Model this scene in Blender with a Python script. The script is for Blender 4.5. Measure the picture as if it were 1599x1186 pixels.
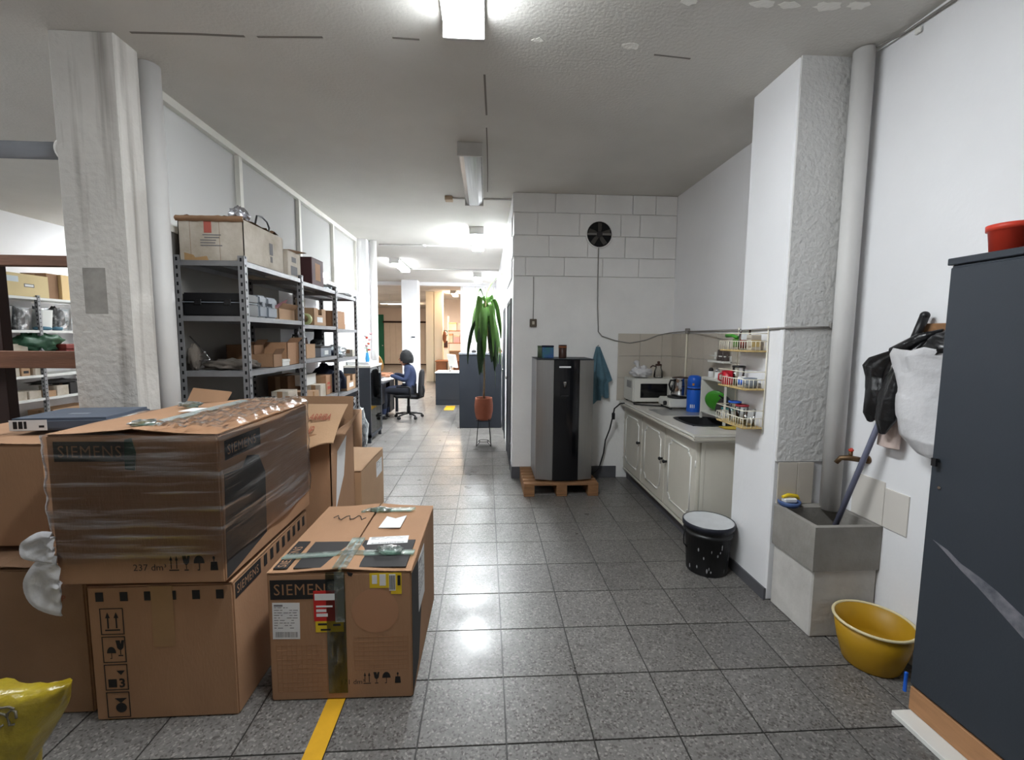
import bpy, bmesh, math, random
from mathutils import Vector, Matrix, Euler, noise

# ---------------------------------------------------------------- scene, camera, world, exposure
for _o in list(bpy.data.objects): bpy.data.objects.remove(_o)
scene = bpy.context.scene
COL = scene.collection
PI = math.pi
random.seed(7)
scene.view_settings.view_transform = 'Standard'
scene.view_settings.look = 'None'
scene.view_settings.gamma = 1.0
scene.view_settings.use_curve_mapping = False
scene.view_settings.exposure = 1.0
scene.cycles.diffuse_bounces = 10
scene.cycles.transparent_max_bounces = 24

def make_camera():
    f_px, yaw, pitch, roll, h = 703.3, 0.05806, -0.09541, 0.00783, 1.5
    cy, sy, cp, sp = math.cos(yaw), math.sin(yaw), math.cos(pitch), math.sin(pitch)
    fw = Vector((sy*cp, cy*cp, sp)); rt = Vector((cy, -sy, 0)); up = rt.cross(fw)
    r2 = math.cos(roll)*rt + math.sin(roll)*up; u2 = -math.sin(roll)*rt + math.cos(roll)*up
    cam = bpy.data.cameras.new('camera'); cam.sensor_width = 36.0; cam.sensor_fit = 'HORIZONTAL'
    cam.lens = f_px/1599*36.0; cam.clip_start = 0.05; cam.clip_end = 100
    o = bpy.data.objects.new('camera', cam); COL.objects.link(o)
    m = Matrix((r2, u2, -fw)).transposed().to_4x4(); m.translation = Vector((0, 0, h))
    o.matrix_world = m
    scene.camera = o
make_camera()

world = bpy.data.worlds.new('world'); scene.world = world; world.use_nodes = True
world.node_tree.nodes['Background'].inputs[0].default_value = (0.5, 0.52, 0.55, 1)
world.node_tree.nodes['Background'].inputs[1].default_value = 0.02

# lamp radiances (each lamp's light is its own diffuser, built further down)
LAMP_NEAR = 66.0
LAMP_HALL = 82.0
LAMP_CORR = 190.0
LAMP_WARM = 100.0
CEIL = 2.95

# ---------------------------------------------------------------- materials
def S(r, g, b):
    def f(c):
        c /= 255.0
        return c/12.92 if c <= 0.04045 else ((c+0.055)/1.055)**2.4
    return (f(r), f(g), f(b), 1.0)

def M(name, c, rough=0.6, metal=0.0, var=0.0, vscale=6.0, bump=0.0, bscale=80.0, spec=0.4, dark=None, stretch=None, emit=0.0, trans=0.0, ior=1.45, world_co=False, sheen=0.0):
    m = bpy.data.materials.new(name); m.use_nodes = True
    nt = m.node_tree; N = nt.nodes; L = nt.links
    b = N['Principled BSDF']
    b.inputs['Base Color'].default_value = c
    b.inputs['Roughness'].default_value = rough
    b.inputs['Metallic'].default_value = metal
    b.inputs['Specular IOR Level'].default_value = spec
    b.inputs['IOR'].default_value = ior
    if trans: b.inputs['Transmission Weight'].default_value = trans
    if sheen: b.inputs['Sheen Weight'].default_value = sheen
    if emit:
        b.inputs['Emission Color'].default_value = c; b.inputs['Emission Strength'].default_value = emit
    if var or bump:
        if world_co:
            co = N.new('ShaderNodeNewGeometry').outputs['Position']
        else:
            co = N.new('ShaderNodeTexCoord').outputs['Object']
        if stretch:
            mp = N.new('ShaderNodeMapping'); mp.inputs['Scale'].default_value = stretch
            L.new(co, mp.inputs['Vector']); co = mp.outputs['Vector']
    if var:
        n = N.new('ShaderNodeTexNoise'); n.inputs['Scale'].default_value = vscale; n.inputs['Detail'].default_value = 6
        n.inputs['Roughness'].default_value = 0.6
        L.new(co, n.inputs['Vector'])
        r = N.new('ShaderNodeMapRange'); r.inputs['From Min'].default_value = 0.3; r.inputs['From Max'].default_value = 0.7
        L.new(n.outputs['Fac'], r.inputs['Value'])
        mx = N.new('ShaderNodeMix'); mx.data_type = 'RGBA'
        d = dark if dark else tuple(x*(1-var) for x in c[:3])+(1,)
        mx.inputs['A'].default_value = d; mx.inputs['B'].default_value = c
        L.new(r.outputs['Result'], mx.inputs['Factor']); L.new(mx.outputs['Result'], b.inputs['Base Color'])
    if bump:
        n2 = N.new('ShaderNodeTexNoise'); n2.inputs['Scale'].default_value = bscale; n2.inputs['Detail'].default_value = 4
        L.new(co, n2.inputs['Vector'])
        bp = N.new('ShaderNodeBump'); bp.inputs['Strength'].default_value = bump; bp.inputs['Distance'].default_value = 0.01
        L.new(n2.outputs['Fac'], bp.inputs['Height']); L.new(bp.outputs['Normal'], b.inputs['Normal'])
    return m

def emission(name, c, s):
    m = bpy.data.materials.new(name); m.use_nodes = True
    nt = m.node_tree; nt.nodes.clear()
    e = nt.nodes.new('ShaderNodeEmission'); e.inputs[0].default_value = c; e.inputs[1].default_value = s
    o = nt.nodes.new('ShaderNodeOutputMaterial'); nt.links.new(e.outputs[0], o.inputs[0])
    return m

def clear_film(name, tint, gloss, rough, streak=(3, 3, 60), lo=0.02, hi=0.4, white=0.15):
    """thin clear plastic or glass: mostly see-through, glossy, with milky creases"""
    m = bpy.data.materials.new(name); m.use_nodes = True
    nt = m.node_tree; N = nt.nodes; L = nt.links; N.clear()
    out = N.new('ShaderNodeOutputMaterial')
    tr = N.new('ShaderNodeBsdfTransparent'); tr.inputs[0].default_value = tint
    gl = N.new('ShaderNodeBsdfGlossy'); gl.inputs['Roughness'].default_value = rough; gl.inputs[0].default_value = (0.9, 0.9, 0.9, 1)
    df = N.new('ShaderNodeBsdfDiffuse'); df.inputs[0].default_value = (0.7, 0.7, 0.7, 1)
    co = N.new('ShaderNodeTexCoord'); mp = N.new('ShaderNodeMapping'); mp.inputs['Scale'].default_value = streak
    mp.inputs['Rotation'].default_value = (0.12, 0.14, 0.1)
    L.new(co.outputs['Object'], mp.inputs['Vector'])
    n = N.new('ShaderNodeTexNoise'); n.inputs['Scale'].default_value = 1.0; n.inputs['Detail'].default_value = 5
    L.new(mp.outputs['Vector'], n.inputs['Vector'])
    r = N.new('ShaderNodeMapRange'); r.inputs['From Min'].default_value = 0.52; r.inputs['From Max'].default_value = 0.72
    r.inputs['To Min'].default_value = lo; r.inputs['To Max'].default_value = hi
    L.new(n.outputs['Fac'], r.inputs['Value'])
    bp = N.new('ShaderNodeBump'); bp.inputs['Strength'].default_value = 0.5; bp.inputs['Distance'].default_value = 0.02
    L.new(n.outputs['Fac'], bp.inputs['Height']); L.new(bp.outputs['Normal'], gl.inputs['Normal'])
    fr = N.new('ShaderNodeFresnel'); fr.inputs[0].default_value = 1.4
    mg = N.new('ShaderNodeMath'); mg.operation = 'MULTIPLY'; mg.inputs[1].default_value = gloss; L.new(fr.outputs[0], mg.inputs[0])
    ad = N.new('ShaderNodeMath'); ad.operation = 'ADD'; ad.use_clamp = True
    L.new(mg.outputs[0], ad.inputs[0]); L.new(r.outputs['Result'], ad.inputs[1])
    gd = N.new('ShaderNodeMixShader'); gd.inputs[0].default_value = white
    L.new(gl.outputs[0], gd.inputs[1]); L.new(df.outputs[0], gd.inputs[2])
    mx = N.new('ShaderNodeMixShader'); L.new(ad.outputs[0], mx.inputs[0])
    L.new(tr.outputs[0], mx.inputs[1]); L.new(gd.outputs[0], mx.inputs[2])
    L.new(mx.outputs[0], out.inputs[0])
    return m

def glass(name, tint=(0.96, 0.98, 0.97, 1), gloss=1.0):
    m = bpy.data.materials.new(name); m.use_nodes = True
    nt = m.node_tree; N = nt.nodes; L = nt.links; N.clear()
    out = N.new('ShaderNodeOutputMaterial')
    tr = N.new('ShaderNodeBsdfTransparent'); tr.inputs[0].default_value = tint
    gl = N.new('ShaderNodeBsdfGlossy'); gl.inputs['Roughness'].default_value = 0.02
    fr = N.new('ShaderNodeFresnel'); fr.inputs[0].default_value = 1.5
    mg = N.new('ShaderNodeMath'); mg.operation = 'MULTIPLY'; mg.inputs[1].default_value = gloss; mg.use_clamp = True
    L.new(fr.outputs[0], mg.inputs[0])
    mx = N.new('ShaderNodeMixShader'); L.new(mg.outputs[0], mx.inputs[0])
    L.new(tr.outputs[0], mx.inputs[1]); L.new(gl.outputs[0], mx.inputs[2]); L.new(mx.outputs[0], out.inputs[0])
    return m

def dusty(name):
    m = glass(name); nt = m.node_tree; N = nt.nodes; L = nt.links
    out = [n for n in N if n.type == 'OUTPUT_MATERIAL'][0]; src = out.inputs[0].links[0].from_socket
    df = N.new('ShaderNodeBsdfDiffuse'); df.inputs[0].default_value = (0.8, 0.79, 0.78, 1)
    tl = N.new('ShaderNodeBsdfTranslucent'); tl.inputs[0].default_value = (0.8, 0.79, 0.78, 1)
    a = N.new('ShaderNodeMixShader'); a.inputs[0].default_value = 0.5; L.new(df.outputs[0], a.inputs[1]); L.new(tl.outputs[0], a.inputs[2])
    b = N.new('ShaderNodeMixShader'); b.inputs[0].default_value = 0.5; L.new(src, b.inputs[1]); L.new(a.outputs[0], b.inputs[2])
    L.new(b.outputs[0], out.inputs[0])
    return m

TILE = 0.3291; TX0 = 0.0792; TY0 = 1.5306
def terrazzo(name, joints):
    m = bpy.data.materials.new(name); m.use_nodes = True
    nt = m.node_tree; N = nt.nodes; L = nt.links; b = N['Principled BSDF']
    geo = N.new('ShaderNodeNewGeometry'); pos = geo.outputs['Position']
    v = N.new('ShaderNodeTexVoronoi'); v.inputs['Scale'].default_value = 130; L.new(pos, v.inputs['Vector'])
    sep = N.new('ShaderNodeSeparateColor'); L.new(v.outputs['Color'], sep.inputs[0])
    ramp = N.new('ShaderNodeValToRGB'); ramp.color_ramp.interpolation = 'CONSTANT'
    e = ramp.color_ramp.elements
    e[0].position = 0.0; e[0].color = S(80, 76, 73)
    e[1].position = 0.14; e[1].color = S(107, 104, 101)
    for p_, c_ in ((0.45, S(116, 113, 110)), (0.72, S(101, 98, 95)), (0.9, S(136, 133, 128))):
        q = e.new(p_); q.color = c_
    L.new(sep.outputs[0], ramp.inputs[0])
    n = N.new('ShaderNodeTexNoise'); n.inputs['Scale'].default_value = 1.7; n.inputs['Detail'].default_value = 7; L.new(pos, n.inputs['Vector'])
    mr = N.new('ShaderNodeMapRange'); mr.inputs['From Min'].default_value = 0.3; mr.inputs['From Max'].default_value = 0.72
    mr.inputs['To Min'].default_value = 0.86; mr.inputs['To Max'].default_value = 1.05; L.new(n.outputs['Fac'], mr.inputs['Value'])
    oi = N.new('ShaderNodeObjectInfo')
    orr = N.new('ShaderNodeMapRange'); orr.inputs['To Min'].default_value = 0.9; orr.inputs['To Max'].default_value = 1.06
    L.new(oi.outputs['Random'], orr.inputs['Value'])
    mul = N.new('ShaderNodeMath'); mul.operation = 'MULTIPLY'; L.new(mr.outputs[0], mul.inputs[0]); L.new(orr.outputs[0], mul.inputs[1])
    vm = N.new('ShaderNodeVectorMath'); vm.operation = 'SCALE'; L.new(ramp.outputs[0], vm.inputs[0]); L.new(mul.outputs[0], vm.inputs['Scale'])
    last = vm.outputs[0]
    if joints:
        br = N.new('ShaderNodeTexBrick'); br.offset = 0.0; br.squash = 1.0
        br.inputs['Scale'].default_value = 1.0; br.inputs['Brick Width'].default_value = TILE; br.inputs['Row Height'].default_value = TILE
        br.inputs['Mortar Size'].default_value = 0.004; br.inputs['Mortar Smooth'].default_value = 0.0
        mp = N.new('ShaderNodeMapping'); mp.inputs['Location'].default_value = (-TX0 + 100*TILE, -TY0 + 100*TILE, 0); L.new(pos, mp.inputs['Vector'])
        L.new(mp.outputs[0], br.inputs['Vector'])
        mx = N.new('ShaderNodeMix'); mx.data_type = 'RGBA'; mx.inputs['B'].default_value = S(48, 46, 44)
        L.new(br.outputs['Fac'], mx.inputs['Factor']); L.new(last, mx.inputs['A']); last = mx.outputs['Result']
    L.new(last, b.inputs['Base Color'])
    n2 = N.new('ShaderNodeTexNoise'); n2.inputs['Scale'].default_value = 4.0; n2.inputs['Detail'].default_value = 5; L.new(pos, n2.inputs['Vector'])
    rr = N.new('ShaderNodeMapRange'); rr.inputs['From Min'].default_value = 0.3; rr.inputs['From Max'].default_value = 0.7
    rr.inputs['To Min'].default_value = 0.27; rr.inputs['To Max'].default_value = 0.42; L.new(n2.outputs['Fac'], rr.inputs['Value'])
    L.new(rr.outputs[0], b.inputs['Roughness']); b.inputs['Specular IOR Level'].default_value = 0.5
    return m

m_tile = terrazzo('terrazzo_tile', False)
m_floor = terrazzo('terrazzo_floor', True)
m_joint = M('tile_joint', S(50, 48, 46), 0.9)
m_wall = M('white_wall_paint', S(238, 238, 240), 0.55, var=0.06, vscale=1.3, bump=0.10, bscale=45, world_co=True)
m_wall_dirty = M('worn_white_paint', S(238, 237, 235), 0.6, var=0.10, vscale=2.2, bump=0.16, bscale=55, world_co=True)
m_rough = M('rough_plaster', S(218, 217, 215), 0.8, var=0.12, vscale=3, bump=0.9, bscale=38, world_co=True)
m_pillar = M('stained_plaster', S(204, 200, 194), 0.8, var=0.2, vscale=2.6, bump=0.7, bscale=32, world_co=True, stretch=(1.6, 1.6, 0.7))
m_ceil = M('ceiling_paint', S(214, 211, 205), 0.75, var=0.14, vscale=0.9, bump=0.25, bscale=60, world_co=True)
m_seam = M('ceiling_seam_dirt', S(126, 121, 115), 0.9)
m_patch = M('fresh_plaster', S(240, 238, 232), 0.85, bump=0.4, bscale=40)
m_baseb = M('grey_skirting_paint', S(92, 92, 96), 0.6, var=0.2, vscale=5)
def pillar_plaster():
    m = M('stained_pillar_plaster', S(206, 202, 196), 0.8, var=0.14, vscale=2.6, bump=0.7, bscale=32, world_co=True)
    nt = m.node_tree; N = nt.nodes; L = nt.links; b = N['Principled BSDF']
    src = b.inputs['Base Color'].links[0].from_socket
    geo = N.new('ShaderNodeNewGeometry'); mp = N.new('ShaderNodeMapping'); mp.inputs['Scale'].default_value = (15, 15, 0.85); mp.inputs['Location'].default_value = (2.3, 0.4, 1.1)
    L.new(geo.outputs['Position'], mp.inputs['Vector'])
    n = N.new('ShaderNodeTexNoise'); n.inputs['Scale'].default_value = 1.0; n.inputs['Detail'].default_value = 3; L.new(mp.outputs[0], n.inputs['Vector'])
    r = N.new('ShaderNodeMapRange'); r.inputs['From Min'].default_value = 0.55; r.inputs['From Max'].default_value = 0.72; L.new(n.outputs['Fac'], r.inputs['Value'])
    s = N.new('ShaderNodeMath'); s.operation = 'MULTIPLY'; s.inputs[1].default_value = 0.75; L.new(r.outputs[0], s.inputs[0])
    mx = N.new('ShaderNodeMix'); mx.data_type = 'RGBA'; mx.inputs['B'].default_value = S(128, 121, 113)
    L.new(s.outputs[0], mx.inputs['Factor']); L.new(src, mx.inputs['A']); L.new(mx.outputs['Result'], b.inputs['Base Color'])
    return m
m_pillar_streak = pillar_plaster()
m_white = M('white_enamel', S(228, 227, 222), 0.4, var=0.06, vscale=5)
m_frame = M('cream_frame_paint', S(226, 224, 216), 0.5, var=0.08, vscale=6)
m_wtile = M('beige_wall_tile', S(196, 188, 176), 0.22, var=0.08, vscale=4)
m_grout = M('tile_grout', S(160, 154, 146), 0.9)
m_glass = dusty('dusty_window_glass')
m_glass_green = glass('green_edge_glass', (0.78, 0.93, 0.88, 1))
m_clearglass = glass('drinking_glass', (0.93, 0.94, 0.94, 1), 1.6)
m_card = M('cardboard', S(168, 129, 98), 0.85, var=0.12, vscale=5, bump=0.12, bscale=120, stretch=(1, 1, 0.3))
m_card2 = M('dull_cardboard', S(150, 116, 88), 0.85, var=0.16, vscale=4, bump=0.12, bscale=90)
m_card3 = M('pale_cardboard', S(178, 144, 112), 0.85, var=0.1, vscale=4, bump=0.12, bscale=90)
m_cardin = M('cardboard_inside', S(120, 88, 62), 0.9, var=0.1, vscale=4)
m_cardwhite = M('worn_white_cardboard', S(206, 198, 186), 0.8, var=0.2, vscale=5, dark=S(168, 156, 138), bump=0.2, bscale=30)
m_black_print = M('black_print', S(38, 36, 36), 0.75, var=0.15, vscale=20)
m_grey_print = M('dark_grey_print', S(52, 50, 50), 0.75, var=0.12, vscale=12)
m_dots = M('brown_print', S(140, 102, 72), 0.85)
m_tape = M('brown_packing_tape', S(166, 132, 100), 0.22, spec=0.6, var=0.1, vscale=12)
m_tapegreen = clear_film('pale_green_tape', (0.62, 0.74, 0.68, 1), 1.0, 0.2, (26, 26, 26), 0.10, 0.6, 0.45)
m_tapedark = clear_film('dark_green_tape', (0.60, 0.64, 0.52, 1), 1.0, 0.22, (18, 18, 8), 0.0, 0.16, 0.3)
m_paper = M('white_paper', S(226, 226, 226), 0.7, var=0.05, vscale=30)
m_ink = M('grey_ink', S(120, 118, 120), 0.8)
m_red = M('red_print', S(196, 40, 38), 0.6)
m_yellow = M('yellow_print', S(222, 190, 40), 0.6)
m_film = clear_film('stretch_film', (0.93, 0.93, 0.93, 1), 1.0, 0.12, (2.0, 2.0, 30), 0.0, 0.42, 0.14)
m_plastic_clear = clear_film('clear_plastic_bag', (0.8, 0.84, 0.86, 1), 1.2, 0.2, (14, 14, 14), 0.12, 0.75, 0.45)
m_steel_shelf = M('galvanised_shelf', S(150, 150, 152), 0.5, metal=0.35, var=0.22, vscale=10)
m_slot = M('slot_shadow', S(26, 26, 28), 0.9)
m_greywall = M('grey_partition', S(134, 130, 125), 0.6, var=0.1, vscale=1.5, world_co=True)  # darker grey for the near stretch of the lower partition
m_shelfwhite = M('white_shelf_enamel', S(222, 222, 218), 0.45)
m_dkblue = M('slate_steel_paint', S(56, 61, 68), 0.42, var=0.10, vscale=2.0, bump=0.05, bscale=120)
m_dkblue2 = M('charcoal_steel_paint', S(44, 48, 55), 0.5, var=0.08, vscale=3)
m_scuff = M('scuffed_metal', S(130, 128, 134), 0.6, var=0.5, vscale=18, dark=S(74, 78, 86))
m_black = M('black_plastic', S(26, 26, 28), 0.42, spec=0.5)
m_blackfab = M('black_fabric', S(24, 24, 27), 0.9, bump=0.2, bscale=300)
m_blackbag = M('black_bin_liner', S(20, 20, 22), 0.28, spec=0.6, bump=0.5, bscale=26)
m_whitebag = M('white_plastic_bag', S(208, 207, 209), 0.35, spec=0.5, bump=0.9, bscale=14, var=0.1, vscale=9)
m_yellowbag = M('yellow_plastic_bag', S(178, 160, 48), 0.28, spec=0.7, bump=0.9, bscale=16, var=0.2, vscale=7, dark=S(140, 116, 20))
m_wood = M('red_brown_timber', S(118, 78, 56), 0.7, var=0.35, vscale=7, stretch=(0.6, 6, 6), bump=0.2, bscale=30)
m_wooddark = M('dark_timber', S(48, 28, 22), 0.7, var=0.3, vscale=6)
m_pallet = M('pallet_wood', S(150, 110, 76), 0.8, var=0.35, vscale=6, stretch=(1, 5, 5))
m_plinth = M('pine_plank', S(184, 136, 96), 0.7, var=0.25, vscale=6, stretch=(6, 0.8, 6))
m_oak = M('office_wood', S(150, 92, 56), 0.5, var=0.25, vscale=5)
m_steel = M('brushed_steel', S(166, 165, 164), 0.32, metal=0.85, var=0.08, vscale=4, stretch=(20, 20, 0.6))
m_steelside = M('grey_side_panel', S(150, 151, 154), 0.5, metal=0.2, var=0.1, vscale=3)
m_gloss_black = M('gloss_black_panel', S(14, 14, 17), 0.12, spec=0.6)
m_chrome = M('polished_metal', S(200, 200, 202), 0.15, metal=1.0)
m_brass = M('old_brass', S(120, 96, 72), 0.45, metal=0.7, var=0.3, vscale=30)
m_redplastic = M('red_plastic', S(200, 62, 44), 0.45)
m_blue = M('blue_plastic', S(28, 92, 196), 0.35, spec=0.5)
m_bluetowel = M('blue_grey_towel', S(92, 124, 138), 0.95, var=0.25, vscale=14, bump=0.5, bscale=160)
m_green = M('green_plate', S(62, 140, 42), 0.35)
m_leaf = M('leaf_green', S(88, 134, 54), 0.45, var=0.35, vscale=9, stretch=(1, 1, 0.3))
m_leafd = M('dark_leaf', S(48, 72, 40), 0.5, var=0.35, vscale=9)
m_leafdry = M('dry_leaf', S(196, 166, 116), 0.8, var=0.2, vscale=9)
m_terra = M('terracotta', S(150, 84, 60), 0.7, var=0.2, vscale=6)
m_soil = M('soil', S(58, 44, 36), 0.95, bump=0.8, bscale=60)
m_stem = M('plant_stem', S(128, 110, 84), 0.8, var=0.3, vscale=20)
m_wire = M('black_wire', S(22, 22, 24), 0.6, spec=0.2)
m_wirewhite = M('white_coated_wire', S(228, 222, 204), 0.5)
m_wireyell = M('yellowed_plastic', S(206, 178, 120), 0.6, var=0.2, vscale=20)
m_cable = M('grey_cable', S(138, 134, 130), 0.6)
m_pvcgrey = M('grey_pvc', S(134, 136, 142), 0.5, var=0.1, vscale=6)
m_pvcwhite = M('painted_pipe', S(214, 212, 210), 0.5, var=0.14, vscale=4, stretch=(1, 1, 0.5))
m_concrete = M('sink_concrete', S(152, 148, 142), 0.8, var=0.28, vscale=6, bump=0.35, bscale=50)
m_concdark = M('damp_concrete', S(126, 121, 114), 0.7, var=0.3, vscale=7, bump=0.35, bscale=50)
m_sinkbase = M('stained_white_plaster', S(206, 203, 198), 0.7, var=0.25, vscale=6, bump=0.4, bscale=30)
m_yellowtub = M('yellow_tub_plastic', S(178, 136, 26), 0.45, var=0.15, vscale=5)
m_rim = M('pale_worn_rim', S(214, 200, 160), 0.6)
m_cream = M('cream_cabinet_paint', S(214, 210, 198), 0.5, var=0.08, vscale=4)
m_counter = M('pale_counter_laminate', S(206, 202, 194), 0.28, var=0.08, vscale=6)
m_sinkdark = M('dark_sink_enamel', S(42, 42, 44), 0.55, spec=0.25)
m_micro = M('microwave_white', S(214, 213, 206), 0.4)
m_window_dark = M('dark_oven_glass', S(22, 22, 24), 0.12, spec=0.6)
m_marking = M('yellow_floor_paint', S(214, 162, 34), 0.6, var=0.15, vscale=9, world_co=True)
m_maroon = M('maroon_card', S(74, 44, 46), 0.7, var=0.15, vscale=6)
m_greycase = M('grey_tool_case', S(128, 134, 142), 0.5, var=0.08, vscale=10)
m_greycloth = M('grey_cloth', S(112, 104, 96), 0.95, var=0.25, vscale=9, bump=0.5, bscale=40)
m_navy = M('navy_cloth', S(38, 44, 62), 0.95, var=0.2, vscale=12, bump=0.4, bscale=60)
m_pink = M('pink_paper', S(204, 150, 156), 0.8)
m_foil = M('aluminium_foil', S(206, 206, 212), 0.25, metal=0.9, bump=0.9, bscale=22)
m_beige = M('beige_panel', S(196, 190, 176), 0.7, var=0.08, vscale=4)
m_greentarp = M('green_tarpaulin', S(46, 86, 62), 0.5, var=0.3, vscale=9, bump=0.5, bscale=14)
m_skin = M('skin', S(176, 126, 100), 0.6)
m_hair = M('black_hair', S(20, 20, 22), 0.7, bump=0.5, bscale=60)
m_shirt = M('blue_sweatshirt', S(46, 56, 84), 0.9, var=0.15, vscale=8, bump=0.2, bscale=120)
m_trouser = M('dark_trousers', S(30, 32, 40), 0.9)
m_pinkwall = M('far_wall_paint', S(226, 214, 204), 0.7, world_co=True, var=0.06, vscale=1)
m_gate = M('corrugated_gate', S(206, 196, 184), 0.6, var=0.1, vscale=2)
m_greendoor = M('green_door_paint', S(28, 104, 78), 0.5)
m_reflector = M('lamp_housing', S(198, 196, 192), 0.4, var=0.1, vscale=9)
m_diff_off = M('unlit_prismatic_diffuser', S(206, 208, 208), 0.12, spec=0.8, var=0.3, vscale=3, stretch=(14, 0.5, 14))
m_straw = M('woven_straw', S(202, 160, 98), 0.8, var=0.3, vscale=30)
m_towelyellow = M('yellow_cleaning_cloth', S(206, 178, 70), 0.9, bump=0.4, bscale=60)
m_brownpot = M('brown_glaze', S(66, 42, 36), 0.4, var=0.3, vscale=20)
m_pottery = M('grey_green_ceramic', S(96, 112, 86), 0.5, var=0.3, vscale=20)

# ---------------------------------------------------------------- geometry helpers
class G:
    def __init__(s): s.v = []; s.f = []; s.m = []; s.sm = []
    def _add(s, vs, fs, mi=0, smooth=False):
        o = len(s.v); s.v += [tuple(p) for p in vs]
        for f in fs: s.f.append(tuple(i+o for i in f)); s.m.append(mi); s.sm.append(smooth)
        return s
    def box(s, x0, y0, z0, x1, y1, z1, mi=0, mat=None):
        vs = [Vector((x, y, z)) for z in (z0, z1) for y in (y0, y1) for x in (x0, x1)]
        if mat is not None: vs = [mat @ p for p in vs]
        return s._add(vs, [(0, 2, 3, 1), (4, 5, 7, 6), (0, 1, 5, 4), (2, 6, 7, 3), (0, 4, 6, 2), (1, 3, 7, 5)], mi)
    def obox(s, c, size, rot=(0, 0, 0), mi=0):
        m = Matrix.Translation(Vector(c)) @ Euler(rot).to_matrix().to_4x4()
        h = [q/2 for q in size]
        return s.box(-h[0], -h[1], -h[2], h[0], h[1], h[2], mi, m)
    def cyl(s, p0, p1, r0, r1=None, n=16, mi=0, smooth=True, caps=True):
        r1 = r0 if r1 is None else r1
        p0 = Vector(p0); p1 = Vector(p1); d = (p1-p0).normalized()
        a = d.orthogonal().normalized(); b = d.cross(a)
        vs = []; fs = []
        for k in range(n):
            t = 2*PI*k/n; u = a*math.cos(t)+b*math.sin(t); vs += [p0+u*r0, p1+u*r1]
        for k in range(n):
            j = (k+1) % n; fs.append((2*k, 2*j, 2*j+1, 2*k+1))
        s._add(vs, fs, mi, smooth)
        if caps:
            s._add([vs[2*k] for k in range(n)][::-1], [tuple(range(n))], mi)
            s._add([vs[2*k+1] for k in range(n)], [tuple(range(n))], mi)
        return s
    def tube(s, pts, r, n=8, mi=0, closed=False):
        P = [Vector(p) for p in pts]; R = r if isinstance(r, (list, tuple)) else [r]*len(P)
        vs = []; fs = []; nrm = None
        for i, p in enumerate(P):
            if closed: d = P[(i+1) % len(P)]-P[i-1]
            else: d = P[min(i+1, len(P)-1)]-P[max(i-1, 0)]
            d = d.normalized() if d.length > 1e-9 else Vector((0, 0, 1))
            if nrm is None: nrm = d.orthogonal().normalized()
            else:
                nrm = nrm-d*nrm.dot(d)
                nrm = nrm.normalized() if nrm.length > 1e-6 else d.orthogonal().normalized()
            b = d.cross(nrm)
            for k in range(n):
                t = 2*PI*k/n; vs.append(p+(nrm*math.cos(t)+b*math.sin(t))*R[i])
        m = len(P)
        for i in range(m if closed else m-1):
            i2 = (i+1) % m
            for k in range(n):
                j = (k+1) % n; fs.append((i*n+k, i*n+j, i2*n+j, i2*n+k))
        s._add(vs, fs, mi, True)
        if not closed:
            s._add(vs[:n][::-1], [tuple(range(n))], mi); s._add(vs[-n:], [tuple(range(n))], mi)
        return s
    def lathe(s, prof, n=24, c=(0, 0, 0), mi=0, mat=None):
        c = Vector(c); vs = []; fs = []
        for r, z in prof:
            for k in range(n):
                t = 2*PI*k/n; p = Vector((r*math.cos(t), r*math.sin(t), z))
                if mat is not None: p = mat @ p
                vs.append(p+c)
        for i in range(len(prof)-1):
            for k in range(n):
                j = (k+1) % n; fs.append((i*n+k, i*n+j, (i+1)*n+j, (i+1)*n+k))
        return s._add(vs, fs, mi, True)
    def prism(s, poly, h, mat=None, mi=0):
        """2D polygon (x, y) extruded from z=0 to z=h, then placed by mat"""
        n = len(poly); vs = [Vector((x, y, 0)) for x, y in poly]+[Vector((x, y, h)) for x, y in poly]
        if mat is not None: vs = [mat @ p for p in vs]
        return s._add(vs, [tuple(range(n))[::-1], tuple(range(n, 2*n))]+[(k, (k+1) % n, n+(k+1) % n, n+k) for k in range(n)], mi)
    def surf(s, nu, nv, f, mi=0, smooth=True, closeu=False):
        vs = []; fs = []
        for j in range(nv+1):
            for i in range(nu if closeu else nu+1): vs.append(Vector(f(i/nu, j/nv)))
        w = nu if closeu else nu+1
        for j in range(nv):
            for i in range(nu):
                i2 = (i+1) % w if closeu else i+1
                fs.append((j*w+i, j*w+i2, (j+1)*w+i2, (j+1)*w+i))
        return s._add(vs, fs, mi, smooth)
    def blob(s, c, r, nu=28, nv=18, amp=0.15, fr=3.0, seed=0, shape=None, mi=0):
        c = Vector(c); off = Vector((seed*7.1, seed*3.3, seed*1.7))
        def f(u, v):
            t = 2*PI*u; ph = PI*v
            d = Vector((math.sin(ph)*math.cos(t), math.sin(ph)*math.sin(t), math.cos(ph)))
            k = 1+amp*noise.noise(d*fr+off)+amp*0.5*noise.noise(d*fr*2.7+off)
            p = Vector((d.x*r[0], d.y*r[1], d.z*r[2]))*k
            if shape: p = Vector(shape(p, v))
            return c+p
        return s.surf(nu, nv, f, mi, True, True)
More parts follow.
